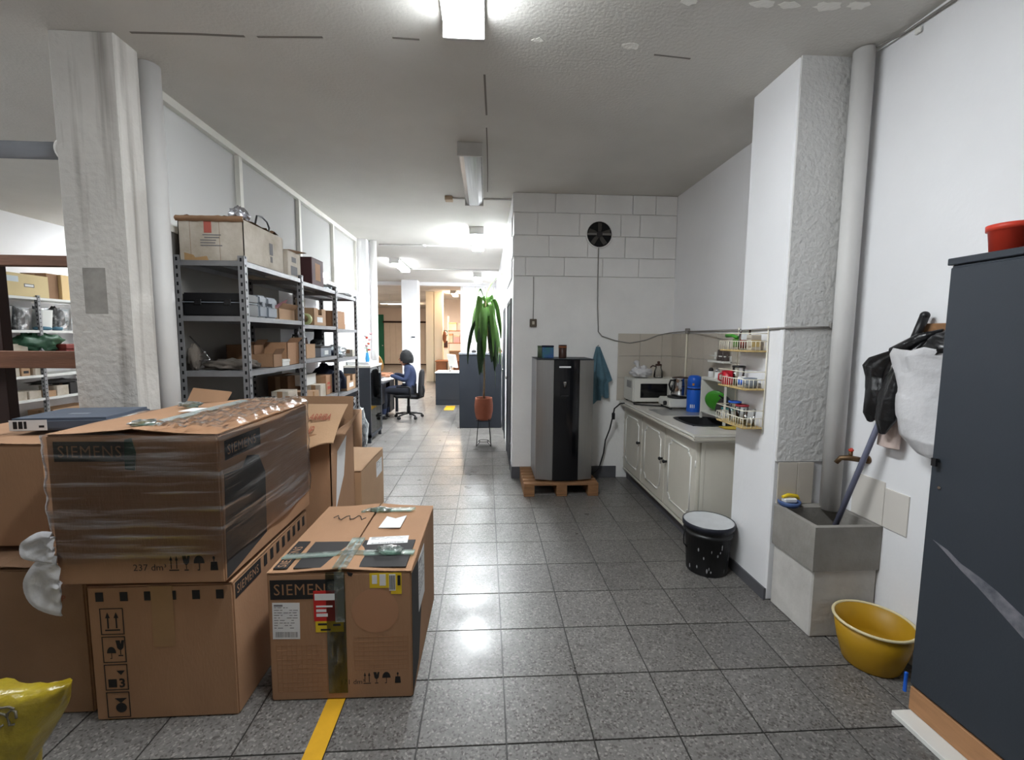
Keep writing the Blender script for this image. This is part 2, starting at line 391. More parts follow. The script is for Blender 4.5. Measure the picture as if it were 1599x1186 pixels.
    def build(s, name, mats, parent=None, bevel=0.0, seg=1, loc=None, smooth=None, recalc=True):
        me = bpy.data.meshes.new(name)
        bm = bmesh.new()
        bv = [bm.verts.new(p) for p in s.v]
        for f, mi, sm in zip(s.f, s.m, s.sm):
            if len(set(f)) < 3: continue
            try: q = bm.faces.new([bv[i] for i in f])
            except ValueError: continue
            q.material_index = mi; q.smooth = sm if smooth is None else smooth
        bmesh.ops.remove_doubles(bm, verts=bm.verts, dist=1e-6)
        if bevel > 0:
            es = [e for e in bm.edges if len(e.link_faces) == 2 and e.calc_face_angle(0) > 0.6]
            bmesh.ops.bevel(bm, geom=es, offset=bevel, segments=seg, affect='EDGES', clamp_overlap=True)
        if recalc: bmesh.ops.recalc_face_normals(bm, faces=bm.faces)
        bm.to_mesh(me); bm.free()
        for m in (mats if isinstance(mats, (list, tuple)) else [mats]): me.materials.append(m)
        return link(name, me, parent, loc)

def link(name, me, parent=None, loc=None, rot=None):
    o = bpy.data.objects.new(name, me); COL.objects.link(o)
    if parent: o.parent = parent
    if loc: o.location = loc
    if rot: o.rotation_euler = rot
    return o
def tag(o, label, cat=None, group=None, kind=None):
    o['label'] = label
    if cat: o['category'] = cat
    if group: o['group'] = group
    if kind: o['kind'] = kind
    return o
def thing(name, label, cat, loc=(0, 0, 0), rz=0.0, group=None, rot=None):
    o = bpy.data.objects.new(name, None); COL.objects.link(o)
    o.empty_display_size = 0.1; o.location = loc
    o.rotation_euler = rot if rot else (0, 0, rz)
    return tag(o, label, cat, group)
def struct(name, g, m, label, bevel=0.0, **k):
    return tag(g.build(name, m, None, bevel, **k), label, 'room', None, 'structure')

def FR(x, y, z): return Matrix.Translation((x, y, z)) @ Matrix.Rotation(PI/2, 4, 'X')               # face towards -Y
def RI(x, y, z): return Matrix.Translation((x, y, z)) @ Matrix.Rotation(PI/2, 4, 'Z') @ Matrix.Rotation(PI/2, 4, 'X')   # face towards +X
def LE(x, y, z): return Matrix.Translation((x, y, z)) @ Matrix.Rotation(-PI/2, 4, 'Z') @ Matrix.Rotation(PI/2, 4, 'X')  # face towards -X
def TO(x, y, z, a=0): return Matrix.Translation((x, y, z)) @ Matrix.Rotation(a, 4, 'Z')

_TX = {}
def text_mesh(s, bold=0.0, spacing=1.0):
    k = (s, bold, spacing)
    if k not in _TX:
        cu = bpy.data.curves.new('lettering', 'FONT'); cu.body = s; cu.size = 1.0; cu.offset = bold; cu.space_character = spacing
        cu.resolution_u = 2; cu.extrude = 0.0
        o = bpy.data.objects.new('lettering', cu); COL.objects.link(o)
        dg = bpy.context.evaluated_depsgraph_get(); dg.update()
        me = bpy.data.meshes.new_from_object(o.evaluated_get(dg))
        bpy.data.objects.remove(o); _TX[k] = me
    return _TX[k]
for _s in (('SIEMENS', 0.0, 1.1), ('237 dm³', 0.0, 1.0), ('171 dm³', 0.0, 1.0), ('ARRIBA', 0.02, 1.0), ('UP', 0.02, 1.0), ('3', 0.03, 1.0), ('2', 0.03, 1.0)): text_mesh(*_s)
def text(s, size, mat, parent, m4, bold=0.0, spacing=1.0, sx=1.0, name='printed_lettering'):
    me = text_mesh(s, bold, spacing).copy()
    me.transform(m4 @ Matrix.Diagonal((size*sx, size, 1, 1)))
    me.materials.clear(); me.materials.append(mat)
    return link(name, me, parent)
def flat(polys, mat, parent, m4, name, h=0.0008):
    g = G()
    for p in polys: g.prism(p, h, m4)
    return g.build(name, mat, parent)
def rect(x0, y0, x1, y1): return [(x0, y0), (x1, y0), (x1, y1), (x0, y1)]
def ring(cx, cy, r, n=16, a0=0, a1=2*PI): return [(cx+r*math.cos(a0+(a1-a0)*k/n), cy+r*math.sin(a0+(a1-a0)*k/n)) for k in range(n+(0 if abs(a1-a0-2*PI) < 1e-6 else 1))]
# ================================================================ THE SETTING
XR = 1.97; YB = 4.68; XC = 0.28; XP = -1.95; XL = -5.75; YF = 24.0
# floor: slab plus individual tiles in the part of the room near the camera
fl = struct('floor', G().box(XL-0.2, -3.2, -0.12, XR+0.3, YF+0.3, -0.004), m_floor, 'grey speckled terrazzo tile floor of the whole hall')
_tg = G().box(0.0029, 0.0029, -0.004, TILE-0.0029, TILE-0.0029, 0.0)
_t0 = _tg.build('floor_tile', m_tile, fl, 0.0012)
_tm = _t0.data; bpy.data.objects.remove(_t0)
for j in range(-2, 17):
    for i in range(-7, 6):
        x = TX0+i*TILE; y = TY0+j*TILE
        if x > XR-0.05: continue
        if y > YB-0.2 and x > XC-0.1: continue
        if j < 0 and abs(i) > 5: continue
        if x < XP - 0.3: continue
        o = link('floor_tile', _tm, fl, (x, y, random.uniform(-0.0006, 0.0)))
        o.rotation_euler = (random.uniform(-0.0012, 0.0012), random.uniform(-0.0012, 0.0012), random.uniform(-0.002, 0.002))
# worn yellow lines painted on the floor
fm = thing('floor_marking', 'yellow line painted on the floor running under the front carton', 'floor line', (-0.615, 0.6, 0))
G().box(-0.036, -1.6, 0.0004, 0.036, 1.9, 0.0016).build('paint_stripe', m_marking, fm)
fm = thing('floor_marking', 'short yellow floor line beside the far dark desk pedestal', 'floor line', (-0.76, 9.45, 0))
G().box(-0.10, -0.3, 0.0004, 0.10, 0.28, 0.0016).build('paint_stripe', m_marking, fm)

# ceiling
ce = struct('ceiling', G().box(XL-0.2, -3.2, CEIL, XR+0.3, YF+0.3, CEIL+0.1), m_ceil, 'dingy grey painted ceiling over the whole hall')
def seam(pts, w):
    g = G()
    for (x0, y0), (x1, y1) in zip(pts[:-1], pts[1:]):
        d = Vector((x1-x0, y1-y0, 0)); n = Vector((-d.y, d.x, 0)).normalized()*w
        a, b = Vector((x0, y0, CEIL)), Vector((x1, y1, CEIL))
        g._add([a-n, b-n, b+n, a+n, a-n-Vector((0, 0, .0015)), b-n-Vector((0, 0, .0015)), b+n-Vector((0, 0, .0015)), a+n-Vector((0, 0, .0015))],
               [(0, 1, 2, 3), (7, 6, 5, 4), (0, 4, 5, 1), (1, 5, 6, 2), (2, 6, 7, 3), (3, 7, 4, 0)])
    g.build('ceiling_seam', m_seam, ce)
seam([(-1.72, 2.43), (-1.42, 2.42), (-1.18, 2.42)], 0.007)
seam([(-1.12, 2.42), (-0.80, 2.40)], 0.006)
seam([(-0.46, 2.38), (-0.33, 2.385)], 0.006)
seam([(-0.012, 2.66), (-0.006, 2.9), (0.0, 3.12)], 0.006)
seam([(0.0, 3.3), (0.006, 3.6), (0.012, 4.2), (0.012, 4.7)], 0.004)
seam([(0.86, 2.42), (1.06, 2.44)], 0.005)
for px, py, w, d in ((0.72, 2.36, 0.05, 0.03), (1.2, 2.04, 0.06, 0.025), (1.316, 2.04, 0.05, 0.025), (1.49, 2.035, 0.07, 0.028), (1.62, 2.02, 0.05, 0.025), (0.876, 2.05, 0.04, 0.022), (0.25, 2.35, 0.03, 0.02)):
    pl = [(px+w*math.cos(2*PI*k/14)*random.uniform(.7, 1.15), py+d*math.sin(2*PI*k/14)*random.uniform(.6, 1.2)) for k in range(14)]
    flat([pl], m_patch, ce, TO(0, 0, CEIL-0.0015), 'plaster_patch', 0.0014)

# outer walls
struct('wall_left', G().box(XL-0.15, -3.2, 0, XL, YF, CEIL), m_wall, 'white wall at the far left of the side hall')
wr = struct('wall_right', G().box(XR, -3.2, 0, XR+0.15, YB+0.15, CEIL), m_wall, 'white wall on the right behind sink and kitchen unit')
struct('wall_front', G().box(XL, -3.2, 0, XR, -3.05, CEIL), m_wall_dirty, 'plain pale wall closing the room behind the viewer')
struct('wall_far', G().box(XL, YF, 0, XC+0.6, YF+0.15, CEIL), m_pinkwall, 'warm lit end wall at the far end of the hall')

# kitchen back wall: plaster below, painted blocks above
wb = struct('wall_back', G().box(XC, YB+0.02, 2.12, XR, YB+0.15, CEIL).box(XC, YB, 0, XR, YB+0.15, 2.12), m_wall_dirty, 'white wall with painted blocks above, behind the drinks fridge')
JR = {0: [0.28, 0.70, 1.11, 1.50, 1.74, XR], 1: [0.28, 0.52, 0.95, 1.38, 1.58, XR], 2: [0.28, 0.64, 1.04, 1.43, 1.73, XR], 3: [0.28, 0.40, 0.80, 1.20, 1.58, XR]}
ZR = [2.95, 2.755, 2.53, 2.315, 2.122]
for r in range(4):
    xs = JR[r]
    for a, b in zip(xs[:-1], xs[1:]):
        dy = random.uniform(0, 0.004)
        # the vent hole pierces the second row
        G().box(a+0.003 if a > 0.3 else a, YB+dy, ZR[r+1]+0.004, b-0.003, YB+0.022, ZR[r]-0.003).build('block', m_wall_dirty, wb, 0.003)
# corridor wall continues behind the corner, with doorways
wc = struct('wall_corridor', G().box(XC, YB+0.15, 0, XC+0.16, 4.98, CEIL).box(XC, 4.98, 1.92, XC+0.16, 5.86, CEIL).box(XC, 5.86, 0, XC+0.16, 6.55, CEIL)
       .box(XC, 6.55, 1.92, XC+0.16, 7.2, CEIL).box(XC, 7.2, 0, XC+0.16, YF, CEIL), m_wall, 'white corridor wall running back from the kitchen corner')
for r in range(4):
    for k in range(3):
        y0 = YB+0.02+0.41*k+(0.2 if r % 2 else 0)
        G().box(XC-0.012, y0+0.003, ZR[r+1]+0.004, XC+0.002, y0+0.404, ZR[r]-0.003).build('block', m_wall, wc, 0.003)
for k, (a, b) in enumerate(((4.98, 5.86), (6.55, 7.2))):
    d = struct('door_%d' % (k+1), G().box(XC-0.004, a+.04, 0, XC+0.04, b-.04, 1.88), m_dkblue2, 'dark grey door set back in the corridor wall, %s' % ('nearest the kitchen corner' if k == 0 else 'behind the tall dark cabinet'))
    G().box(XC-0.012, a, 0, XC+0.06, a+0.04, 1.92).box(XC-0.012, b-0.04, 0, XC+0.06, b, 1.92).box(XC-0.012, a+.04, 1.88, XC+0.06, b-.04, 1.92).build('door_frame', m_dkblue2, d)
    G().cyl((XC-0.004, b-0.1, 0.98), (XC-0.03, b-0.1, 0.98), 0.02, n=12).build('door_knob', m_chrome, d)
struct('baseboard_back', G().box(XC-0.006, YB-0.008, 0, 1.40, YB+0.002, 0.125).box(XC-0.008, YB, 0, XC, 4.97, 0.125), m_baseb, 'grey painted skirting below the kitchen back wall')

# right-hand pillar with rough front, pipe in its corner
pr = tag(G().box(1.61, 2.38, 0, XR, 2.78, CEIL).build('pillar', m_wall, None, 0.008), 'white pillar between the concrete sink and the kitchen unit', 'pillar', None, 'structure')
G().box(1.618, 2.368, 0.82, XR, 2.381, CEIL).build('rough_face', m_rough, pr)
G().box(1.606, 2.76, 0, 1.612, 2.785, 0.1).box(1.60, 2.38, 0, 1.612, 2.78, 0.07).build('skirting', m_baseb, pr)
pp = thing('drain_pipe', 'white vertical drain pipe beside the rough face of right pillar', 'pipe', (1.895, 2.305, 0.57))
G().cyl((0, 0, 0), (0, 0, CEIL-0.575), 0.048, n=24).build('pipe_run', m_pvcwhite, pp)
# left pillar
plf = tag(G().box(-2.105, 2.43, 0, -1.80, 2.585, CEIL).build('pillar', m_pillar_streak, None, 0.006), 'grey stained concrete pillar at the left with dirt streaks', 'pillar', None, 'structure')
flat([rect(-2.03, 1.60, -1.92, 1.83)], M('cement_patch', S(164, 160, 154), 0.9, var=0.3, vscale=14), plf, FR(0, 2.4308, 0), 'cement_patch', 0.001)
pp = thing('drain_pipe', 'pale vertical drain pipe behind the stained left pillar', 'pipe', (-1.832, 2.70, 0))
G().cyl((0, 0, 0), (0, 0, CEIL-0.002), 0.056, n=24).build('pipe_run', m_pvcwhite, pp)
pp = thing('conduit_pipe', 'grey horizontal pipe meeting the left pillar high up', 'pipe', (-2.104, 2.50, 2.415))
G().cyl((0, 0, 0), (-3.62, 0, 0), 0.041, n=20).build('pipe_run', m_pvcgrey, pp)
G().cyl((0.0, 0, 0), (-0.03, 0, 0), 0.052, n=20).build('collar', m_pillar, pp)

# glazed partition on the left
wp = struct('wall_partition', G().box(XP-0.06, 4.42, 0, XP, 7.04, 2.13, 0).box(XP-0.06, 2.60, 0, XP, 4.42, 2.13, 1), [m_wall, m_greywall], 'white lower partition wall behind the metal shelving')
G().box(XP-0.07, 2.60, 2.13, XP+0.012, 7.04, 2.17).build('bottom_rail', m_frame, wp)
G().box(XP-0.07, 2.60, CEIL-0.05, XP+0.012, 7.04, CEIL).build('top_rail', m_frame, wp)
YS = [2.60, 3.84, 4.98, 6.03, 7.04]
nm = ['nearest the stained pillar', 'second from the stained pillar', 'third from the stained pillar', 'farthest down the partition']
for k in range(4):
    a, b = YS[k], YS[k+1]
    w = struct('window_%d' % (k+1), G().box(XP-0.065, b-0.035, 2.17, XP+0.008, b, CEIL-0.05).box(XP-0.065, a, 2.17, XP+0.008, a+0.012, CEIL-0.05), m_frame, 'glazed panel above the shelving, ' + nm[k])
    G().box(XP-0.034, a+0.012, 2.17, XP-0.028, b-0.035, CEIL-0.05).build('pane', m_glass, w)
# pillars farther down the hall
pq = tag(G().box(XP-0.02, 7.06, 0, -1.80, 7.46, CEIL).build('pillar', m_wall, None, 0.006), 'white pillar at the far end of the glazed partition', 'pillar', None, 'structure')
G().cyl((-1.735, 7.2, 0), (-1.735, 7.2, CEIL), 0.05, n=18).build('pipe_run', m_pvcwhite, pq)
pq = tag(G().box(-2.20, 12.0, 0, -1.78, 12.4, CEIL).build('pillar', m_wall, None, 0.006), 'white pillar with pinned papers beyond the seated person', 'pillar', None, 'structure')
G().box(-2.11, 11.99, 1.36, -1.98, 12.0, 1.60).build('pinned_sheet', m_paper, pq)
G().box(-1.97, 11.985, 1.45, -1.84, 12.0, 1.58).build('pinned_sheet', m_paper, pq)
G().box(-1.95, 11.98, 1.46, -1.86, 11.986, 1.49).build('pinned_strip', m_navy, pq)
m_warmpaint = M('warm_pillar_paint', S(236, 222, 194), 0.6)
pq = tag(G().box(-1.97, 15.0, 0, -1.72, 15.45, CEIL).box(-1.70, 15.0, 0, -1.43, 15.45, CEIL).build('pillar', m_warmpaint, None, 0.006), 'cream pillar in the warm lit room at the back', 'pillar', None, 'structure')
wq = struct('wall_end', G().box(-0.70, 12.6, 0, XC, 12.72, CEIL), m_wall, 'bright white panel wall behind the tall potted plant')
for x in (-0.66, -0.30, -0.02, 0.2):
    G().box(x-0.012, 12.588, 0, x+0.012, 12.602, CEIL).build('panel_strip', m_frame, wq)
struct('wall_beam', G().box(XL, 12.42, 2.86, XC, 12.6, CEIL), m_wall, 'shallow ceiling beam across the hall above the far pillar')
# conduits on ceiling
cd = thing('ceiling_conduit', 'white conduit across the ceiling beyond the second bright lamp', 'conduit', (0, 7.42, CEIL))
G().cyl((-1.7, 0, -0.014), (0.27, 0, -0.014), 0.013, n=10).build('conduit_run', m_pvcwhite, cd)
G().cyl((-1.0, 0, -0.03), (-1.0, 0, 0), 0.045, n=16).build('junction_box', m_pvcwhite, cd)
cd = thing('ceiling_conduit', 'thin conduit across the ceiling above the potted plant', 'conduit', (0, 10.0, CEIL))
G().cyl((-1.7, 0, -0.012), (0.27, 0, -0.012), 0.012, n=10).build('conduit_run', m_pvcwhite, cd)
cd = thing('ceiling_conduit', 'short white conduit beside the unlit lamp with beige box', 'conduit', (0, 4.90, CEIL))
G().cyl((-0.36, 0, -0.012), (0.27, 0, -0.012), 0.010, n=10).build('conduit_run', m_pvcwhite, cd)
G().box(-0.43, -0.05, -0.04, -0.35, 0.05, 0).build('junction_box', M('beige_box', S(186, 164, 138), 0.6), cd, 0.004)

# ================================================================ LAMPS
def lamp(name, label, x, y0, y1, strength, col, zc=CEIL, w=0.19, group='ceiling tube lamps'):
    t = thing(name, label, 'lamp', (x, (y0+y1)/2, zc), group=group)
    h = (y1-y0)/2; w2 = w/2
    G().box(-w2, -h, -0.035, w2, h, -0.001).build('housing', m_reflector, t, 0.003)
    for s in (-1, 1):
        G().box(-w2, s*h-0.012, -0.10, w2, s*h+0.012, -0.001).build('end_cap', m_reflector, t, 0.003)
    prof = [(-w2*0.94, -0.036), (-w2*0.86, -0.075), (-w2*0.5, -0.098), (w2*0.5, -0.098), (w2*0.86, -0.075), (w2*0.94, -0.036)]
    g = G(); n = len(prof)
    vs = [(px, -h+0.013, pz) for px, pz in prof]+[(px, h-0.013, pz) for px, pz in prof]
    g._add(vs, [(k, k+1, n+k+1, n+k) for k in (0, 1, 3, 4)]+[tuple(range(n))[::-1], tuple(range(n, 2*n)), (0, n, 2*n-1, n-1)], 1)
    g._add(vs, [(2, 3, n+3, n+2)], 0)
    m = [emission('lit_diffuser', col, strength), emission('lit_diffuser_side', col, strength*0.4)] if strength else [m_diff_off, m_diff_off]
    g.build('diffuser', m, t)
    if not strength:
        for s in (-0.3, 0.3):
            G().cyl((s*w2, -h+0.03, -0.06), (s*w2, h-0.03, -0.06), 0.013, n=10).build('tube', m_paper, t)
    return t
COOL = (0.92, 0.97, 1.0, 1); WARM = (1.0, 0.74, 0.52, 1)
lamp('tube_lamp', 'lit tube lamp at the top edge nearest the viewer', -0.105, 1.0, 2.21, LAMP_NEAR, COOL)
lamp('tube_lamp', 'unlit tube lamp with clear ribbed diffuser', -0.125, 3.55, 4.85, None, COOL)
lamp('tube_lamp', 'lit tube lamp over the corridor in front of the plant', -0.13, 6.15, 7.35, LAMP_CORR, COOL)
lamp('tube_lamp', 'lit tube lamp above the plant leaves, deep in the corridor', -0.2, 10.5, 11.7, LAMP_CORR*0.5, COOL)
lamp('tube_lamp', 'lit tube lamp above the seated person', -1.72, 8.7, 9.9, LAMP_CORR*0.42, COOL)
lamp('tube_lamp', 'unseen tube lamp added over the side hall near left pillar', -3.9, 1.6, 2.8, LAMP_HALL, COOL)  # out of view, put in to brighten the side hall
lamp('tube_lamp', 'unseen tube lamp added in the side hall behind glazed panels', -4.7, 7.0, 8.2, LAMP_HALL, COOL)  # also out of view, put in for the hall's light behind the panes
t = lamp('hanging_lamp', 'warm hanging tube lamp in the far back room', -3.1, 16.2, 16.45, LAMP_WARM, (1.0, 0.9, 0.8, 1), 2.72, 1.3)
G().cyl((-0.3, 0, 0), (-0.3, 0, 0.229), 0.01, n=8).cyl((0.3, 0, 0), (0.3, 0, 0.229), 0.01, n=8).build('suspension_rod', m_frame, t)
lamp('tube_lamp', 'warm tube lamp over the wooden desk in the back room', -1.05, 14.6, 15.8, LAMP_WARM, WARM)
lamp('tube_lamp', 'warm tube lamp above the far corrugated gate', -3.2, 19.8, 21.0, LAMP_WARM, WARM)
# ================================================================ CARTONS IN THE FOREGROUND
def carton(name, label, w, d, h, loc, rz=0.0, mat=None, lid=True, gap=0.004, group=None, lift=0.012):
    """closed carton, local origin at the centre of its base; top closed by two long flaps"""
    mat = mat or m_card
    t = thing(name, label, 'box', loc, rz, group)
    G().box(-w/2, -d/2, 0, w/2, d/2, h-0.008).build('carton_body', mat, t, 0.006, 2)
    if lid:
        for s in (-1, 1):
            x0, x1 = (-w/2, -gap/2) if s < 0 else (gap/2, w/2)
            g = G()
            def f(u, v, x0=x0, x1=x1, s=s):
                e = u if s < 0 else 1-u
                z = h-0.007+0.0045+lift*e*e*(0.4+0.6*abs(2*v-1))+0.002*noise.noise(Vector((u*4, v*5, s*3+w)))
                return (x0+(x1-x0)*u, -d/2+d*v, z)
            g.surf(8, 12, f, smooth=False)
            g.surf(8, 12, lambda u, v: tuple(Vector(f(u, v))-Vector((0, 0, 0.004))), smooth=False)
            g.build('top_flap', mat, t)
    return t

def symbols(parent, m4, s, mat, names=('arrows', 'glass', 'umbrella', 'weight'), ky=1.55):
    x = 0.0
    T = lambda dx: m4 @ Matrix.Translation((dx, 0, 0)) @ Matrix.Diagonal((s, s*ky, s, 1))
    if 'arrows' in names:
        p = [rect(0, 0, 1.0, .08)]
        for cx in (.22, .78): p += [rect(cx-.05, .14, cx+.05, .8), [(cx-.16, .72), (cx+.16, .72), (cx, 1.05)]]
        flat(p, mat, parent, T(0), 'this_way_up_symbol')
    if 'glass' in names:
        flat([[(0, 1.05), (.12, .55), (.3, .42), (.5, .42), (.68, .55), (.8, 1.05), (.55, 1.05), (.45, .8), (.4, 1.05)], rect(.36, .1, .44, .45), rect(.18, 0, .62, .08)], mat, parent, T(1.35*s), 'fragile_glass_symbol')
    if 'umbrella' in names:
        flat([ring(.5, .5, .55, 14, 0, PI), rect(.46, 0, .54, .5), rect(.3, 0, .5, .07)], mat, parent, T(2.55*s), 'umbrella_symbol')
    if 'weight' in names:
        flat([[(0, 0), (.8, 0), (.72, .6), (.08, .6)], ring(.4, .86, .13, 10), rect(.35, .6, .45, .75)], mat, parent, T(4.15*s), 'weight_symbol')

def shipping_label(parent, m4, w, h, rows=9, seed=1, barcode=True):
    o = flat([rect(0, 0, w, h)], m_paper, parent, m4, 'shipping_label', 0.0008)
    rnd = random.Random(seed); p = []
    up = m4 @ Matrix.Translation((0, 0, 0.0008))
    y = h*0.93
    p.append(rect(w*.06, y-h*.03, w*.38, y+h*.02))
    for k in range(rows):
        y -= h*0.07
        if barcode and y < h*0.27: break
        x = w*.06
        while x < w*0.8:
            l = rnd.uniform(.06, .2)*w; p.append(rect(x, y, min(x+l, w*.94), y+h*.018)); x += l+w*rnd.choice((.03, .05, .25))
    if barcode:
        x = w*.1
        while x < w*.92:
            b = rnd.choice((.008, .014, .022))*w; p.append(rect(x, h*.05, x+b, h*.2)); x += b+w*.016
    g = G()
    for q in p: g.prism(q, 0.0004, up)
    g.build('printed_text', m_ink, o)
    return o

# ---- front carton on the yellow line
A = carton('shipping_carton', 'front brown carton on the yellow line with red sticker and green tape', 0.575, 0.71, 0.555, (-0.585, 2.125, 0), -0.01, gap=0.012, lift=0.016)
fy = -0.3556
flat([rect(-0.275, 0.44, -0.005, 0.522)], m_black_print, A, FR(0, fy, 0), 'printed_band')
text('SIEMENS', 0.066, M('carton_letter', S(150, 112, 82), .85), A, FR(-0.262, fy-0.0012, 0.459), 0.0, 1.1, 0.9)
shipping_label(A, FR(-0.272, fy, 0.272) @ Matrix.Rotation(-0.02, 4, 'Z'), 0.108, 0.155, seed=4)
st = flat([rect(-0.105, 0.345, -0.012, 0.475)], m_red, A, FR(0, fy-0.001, 0), 'red_sticker')
flat([rect(-0.1, 0.435, -0.02, 0.462), rect(-0.095, 0.405, -0.03, 0.412), rect(-0.095, 0.385, -0.055, 0.396), rect(-0.095, 0.365, -0.05, 0.378)], m_paper, st, FR(0, fy-0.0018, 0), 'printed_text')
st = flat([rect(-0.1, 0.298, 0.012, 0.345)], m_yellow, A, FR(0, fy-0.001, 0), 'yellow_sticker')
flat([rect(-0.09, 0.328, -0.055, 0.336), rect(-0.03, 0.324, 0.0, 0.333), rect(-0.08, 0.305, -0.04, 0.312)], m_black_print, st, FR(0, fy-0.0018, 0), 'printed_text')
st = flat([rect(0.12, 0.482, 0.248, 0.545), rect(0.205, 0.455, 0.248, 0.482)], m_yellow, A, FR(0, fy, 0), 'yellow_sticker')
flat([rect(0.13, 0.5, 0.15, 0.537), rect(0.16, 0.492, 0.185, 0.54), rect(0.198, 0.47, 0.224, 0.54)], m_paper, st, FR(0, fy-0.0008, 0), 'printed_text')
flat([rect(0.2+0.004*k, 0.475, 0.202+0.004*k, 0.535) for k in range(6)]+[rect(0.232, 0.492, 0.244, 0.535)], m_black_print, st, FR(0, fy-0.0016, 0), 'printed_barcode')
flat([rect(-0.055, 0.03, 0.022, 0.552)], m_tapedark, A, FR(0, fy-0.0014, 0), 'tape_strip')
flat([rect(-0.02, 0.34, 0.018, 0.553)], m_tapegreen, A, FR(0, fy-0.0024, 0), 'tape_strip')
flat([ring(0.14, 0.385, 0.095, 20)], M('peeled_patch', S(172, 128, 98), .9), A, FR(0, fy-0.0004, 0), 'peeled_patch', 0.0004)
flat([[(0.03, 0.553), (0.055, 0.545), (0.048, 0.532), (0.036, 0.536)]], m_black_print, A, FR(0, fy, 0), 'torn_corner')
symbols(A, FR(0.085, fy, 0.066), 0.031, m_black_print)
text('171 dm³', 0.03, m_grey_print, A, FR(-0.01, fy, 0.066), 0.0)
dg = G()
for zz in range(11): dg.box(-0.26, fy-0.0003, 0.04+zz*0.02, -0.06, fy+0.001, 0.041+zz*0.02)
for xx in range(11): dg.box(-0.26+xx*0.02, fy-0.0003, 0.04, -0.259+xx*0.02, fy+0.001, 0.25)
for zz in range(8): dg.box(0.05, fy-0.0003, 0.13+zz*0.02, 0.27, fy+0.001, 0.131+zz*0.02)
for xx in range(12): dg.box(0.05+xx*0.02, fy-0.0003, 0.13, 0.051+xx*0.02, fy+0.001, 0.28)
dg.build('printed_grid', M('faint_grid', S(152, 112, 80), .85), A)
rx = 0.2882   # right side
flat([[(-0.352, 0.015), (-0.2, 0.06), (-0.12, 0.25), (-0.1, 0.5), (-0.352, 0.54)]], m_grey_print, A, RI(rx, 0, 0), 'printed_panel')
shipping_label(A, RI(rx+0.0009, -0.19, 0.27), 0.17, 0.24, seed=9, barcode=False)
tz = 0.5575    # top
flat([rect(-0.27, -0.335, -0.215, -0.09)], m_black_print, A, TO(0, 0, tz), 'printed_band', 0.002)
text('SIEMENS', 0.05, m_card, A, TO(-0.226, -0.325, tz+0.0024, PI/2), 0.0, 1.1, 0.9)
flat([rect(-0.19, -0.335, -0.035, -0.10)], m_grey_print, A, TO(0, 0, tz), 'printed_panel', 0.0035)
flat([rect(0.03, -0.335, 0.262, -0.09)], m_grey_print, A, TO(0, 0, tz), 'printed_panel', 0.0035)
flat([[(-0.27, -0.262), (0.0, -0.235), (0.0, -0.2), (-0.26, -0.225)]], m_tapegreen, A, TO(0, 0, tz+0.004), 'tape_strip', 0.006)
flat([[(0.0, -0.24), (0.275, -0.235), (0.278, -0.2), (0.0, -0.2)]], m_tapegreen, A, TO(0, 0, tz+0.004), 'tape_strip', 0.006)
flat([rect(-0.028, -0.352, 0.028, -0.08)], m_tapegreen, A, TO(0, 0, tz+0.004), 'tape_strip', 0.0085)
flat([[(-0.08, 0.24), (0.18, 0.25), (0.2, 0.29), (-0.05, 0.285)]], m_tapegreen, A, TO(0, 0, tz+0.004), 'tape_strip', 0.0085)
G().blob((0.17, -0.215, tz+0.018), (0.055, 0.03, 0.014), 18, 12, 0.5, 4, 3).build('crumpled_tape', m_tapegreen, A)
G().blob((0.02, 0.25, tz+0.016), (0.05, 0.025, 0.012), 18, 12, 0.5, 4, 5).build('crumpled_tape', m_tapegreen, A)
flat([[(0.06, 0.04), (0.165, 0.04), (0.17, 0.19), (0.12, 0.15), (0.07, 0.18)]], m_paper, A, TO(0, 0, tz+0.003), 'torn_label', 0.004)
shipping_label(A, TO(0.05, -0.135, tz+0.003, 0.08), 0.18, 0.075, 4, 11)
G().tube([(-0.2+0.015*k, 0.17+0.03*math.sin(k*1.7), tz+0.006) for k in range(12)], 0.0022, 5).build('pen_scribble', m_grey_print, A)

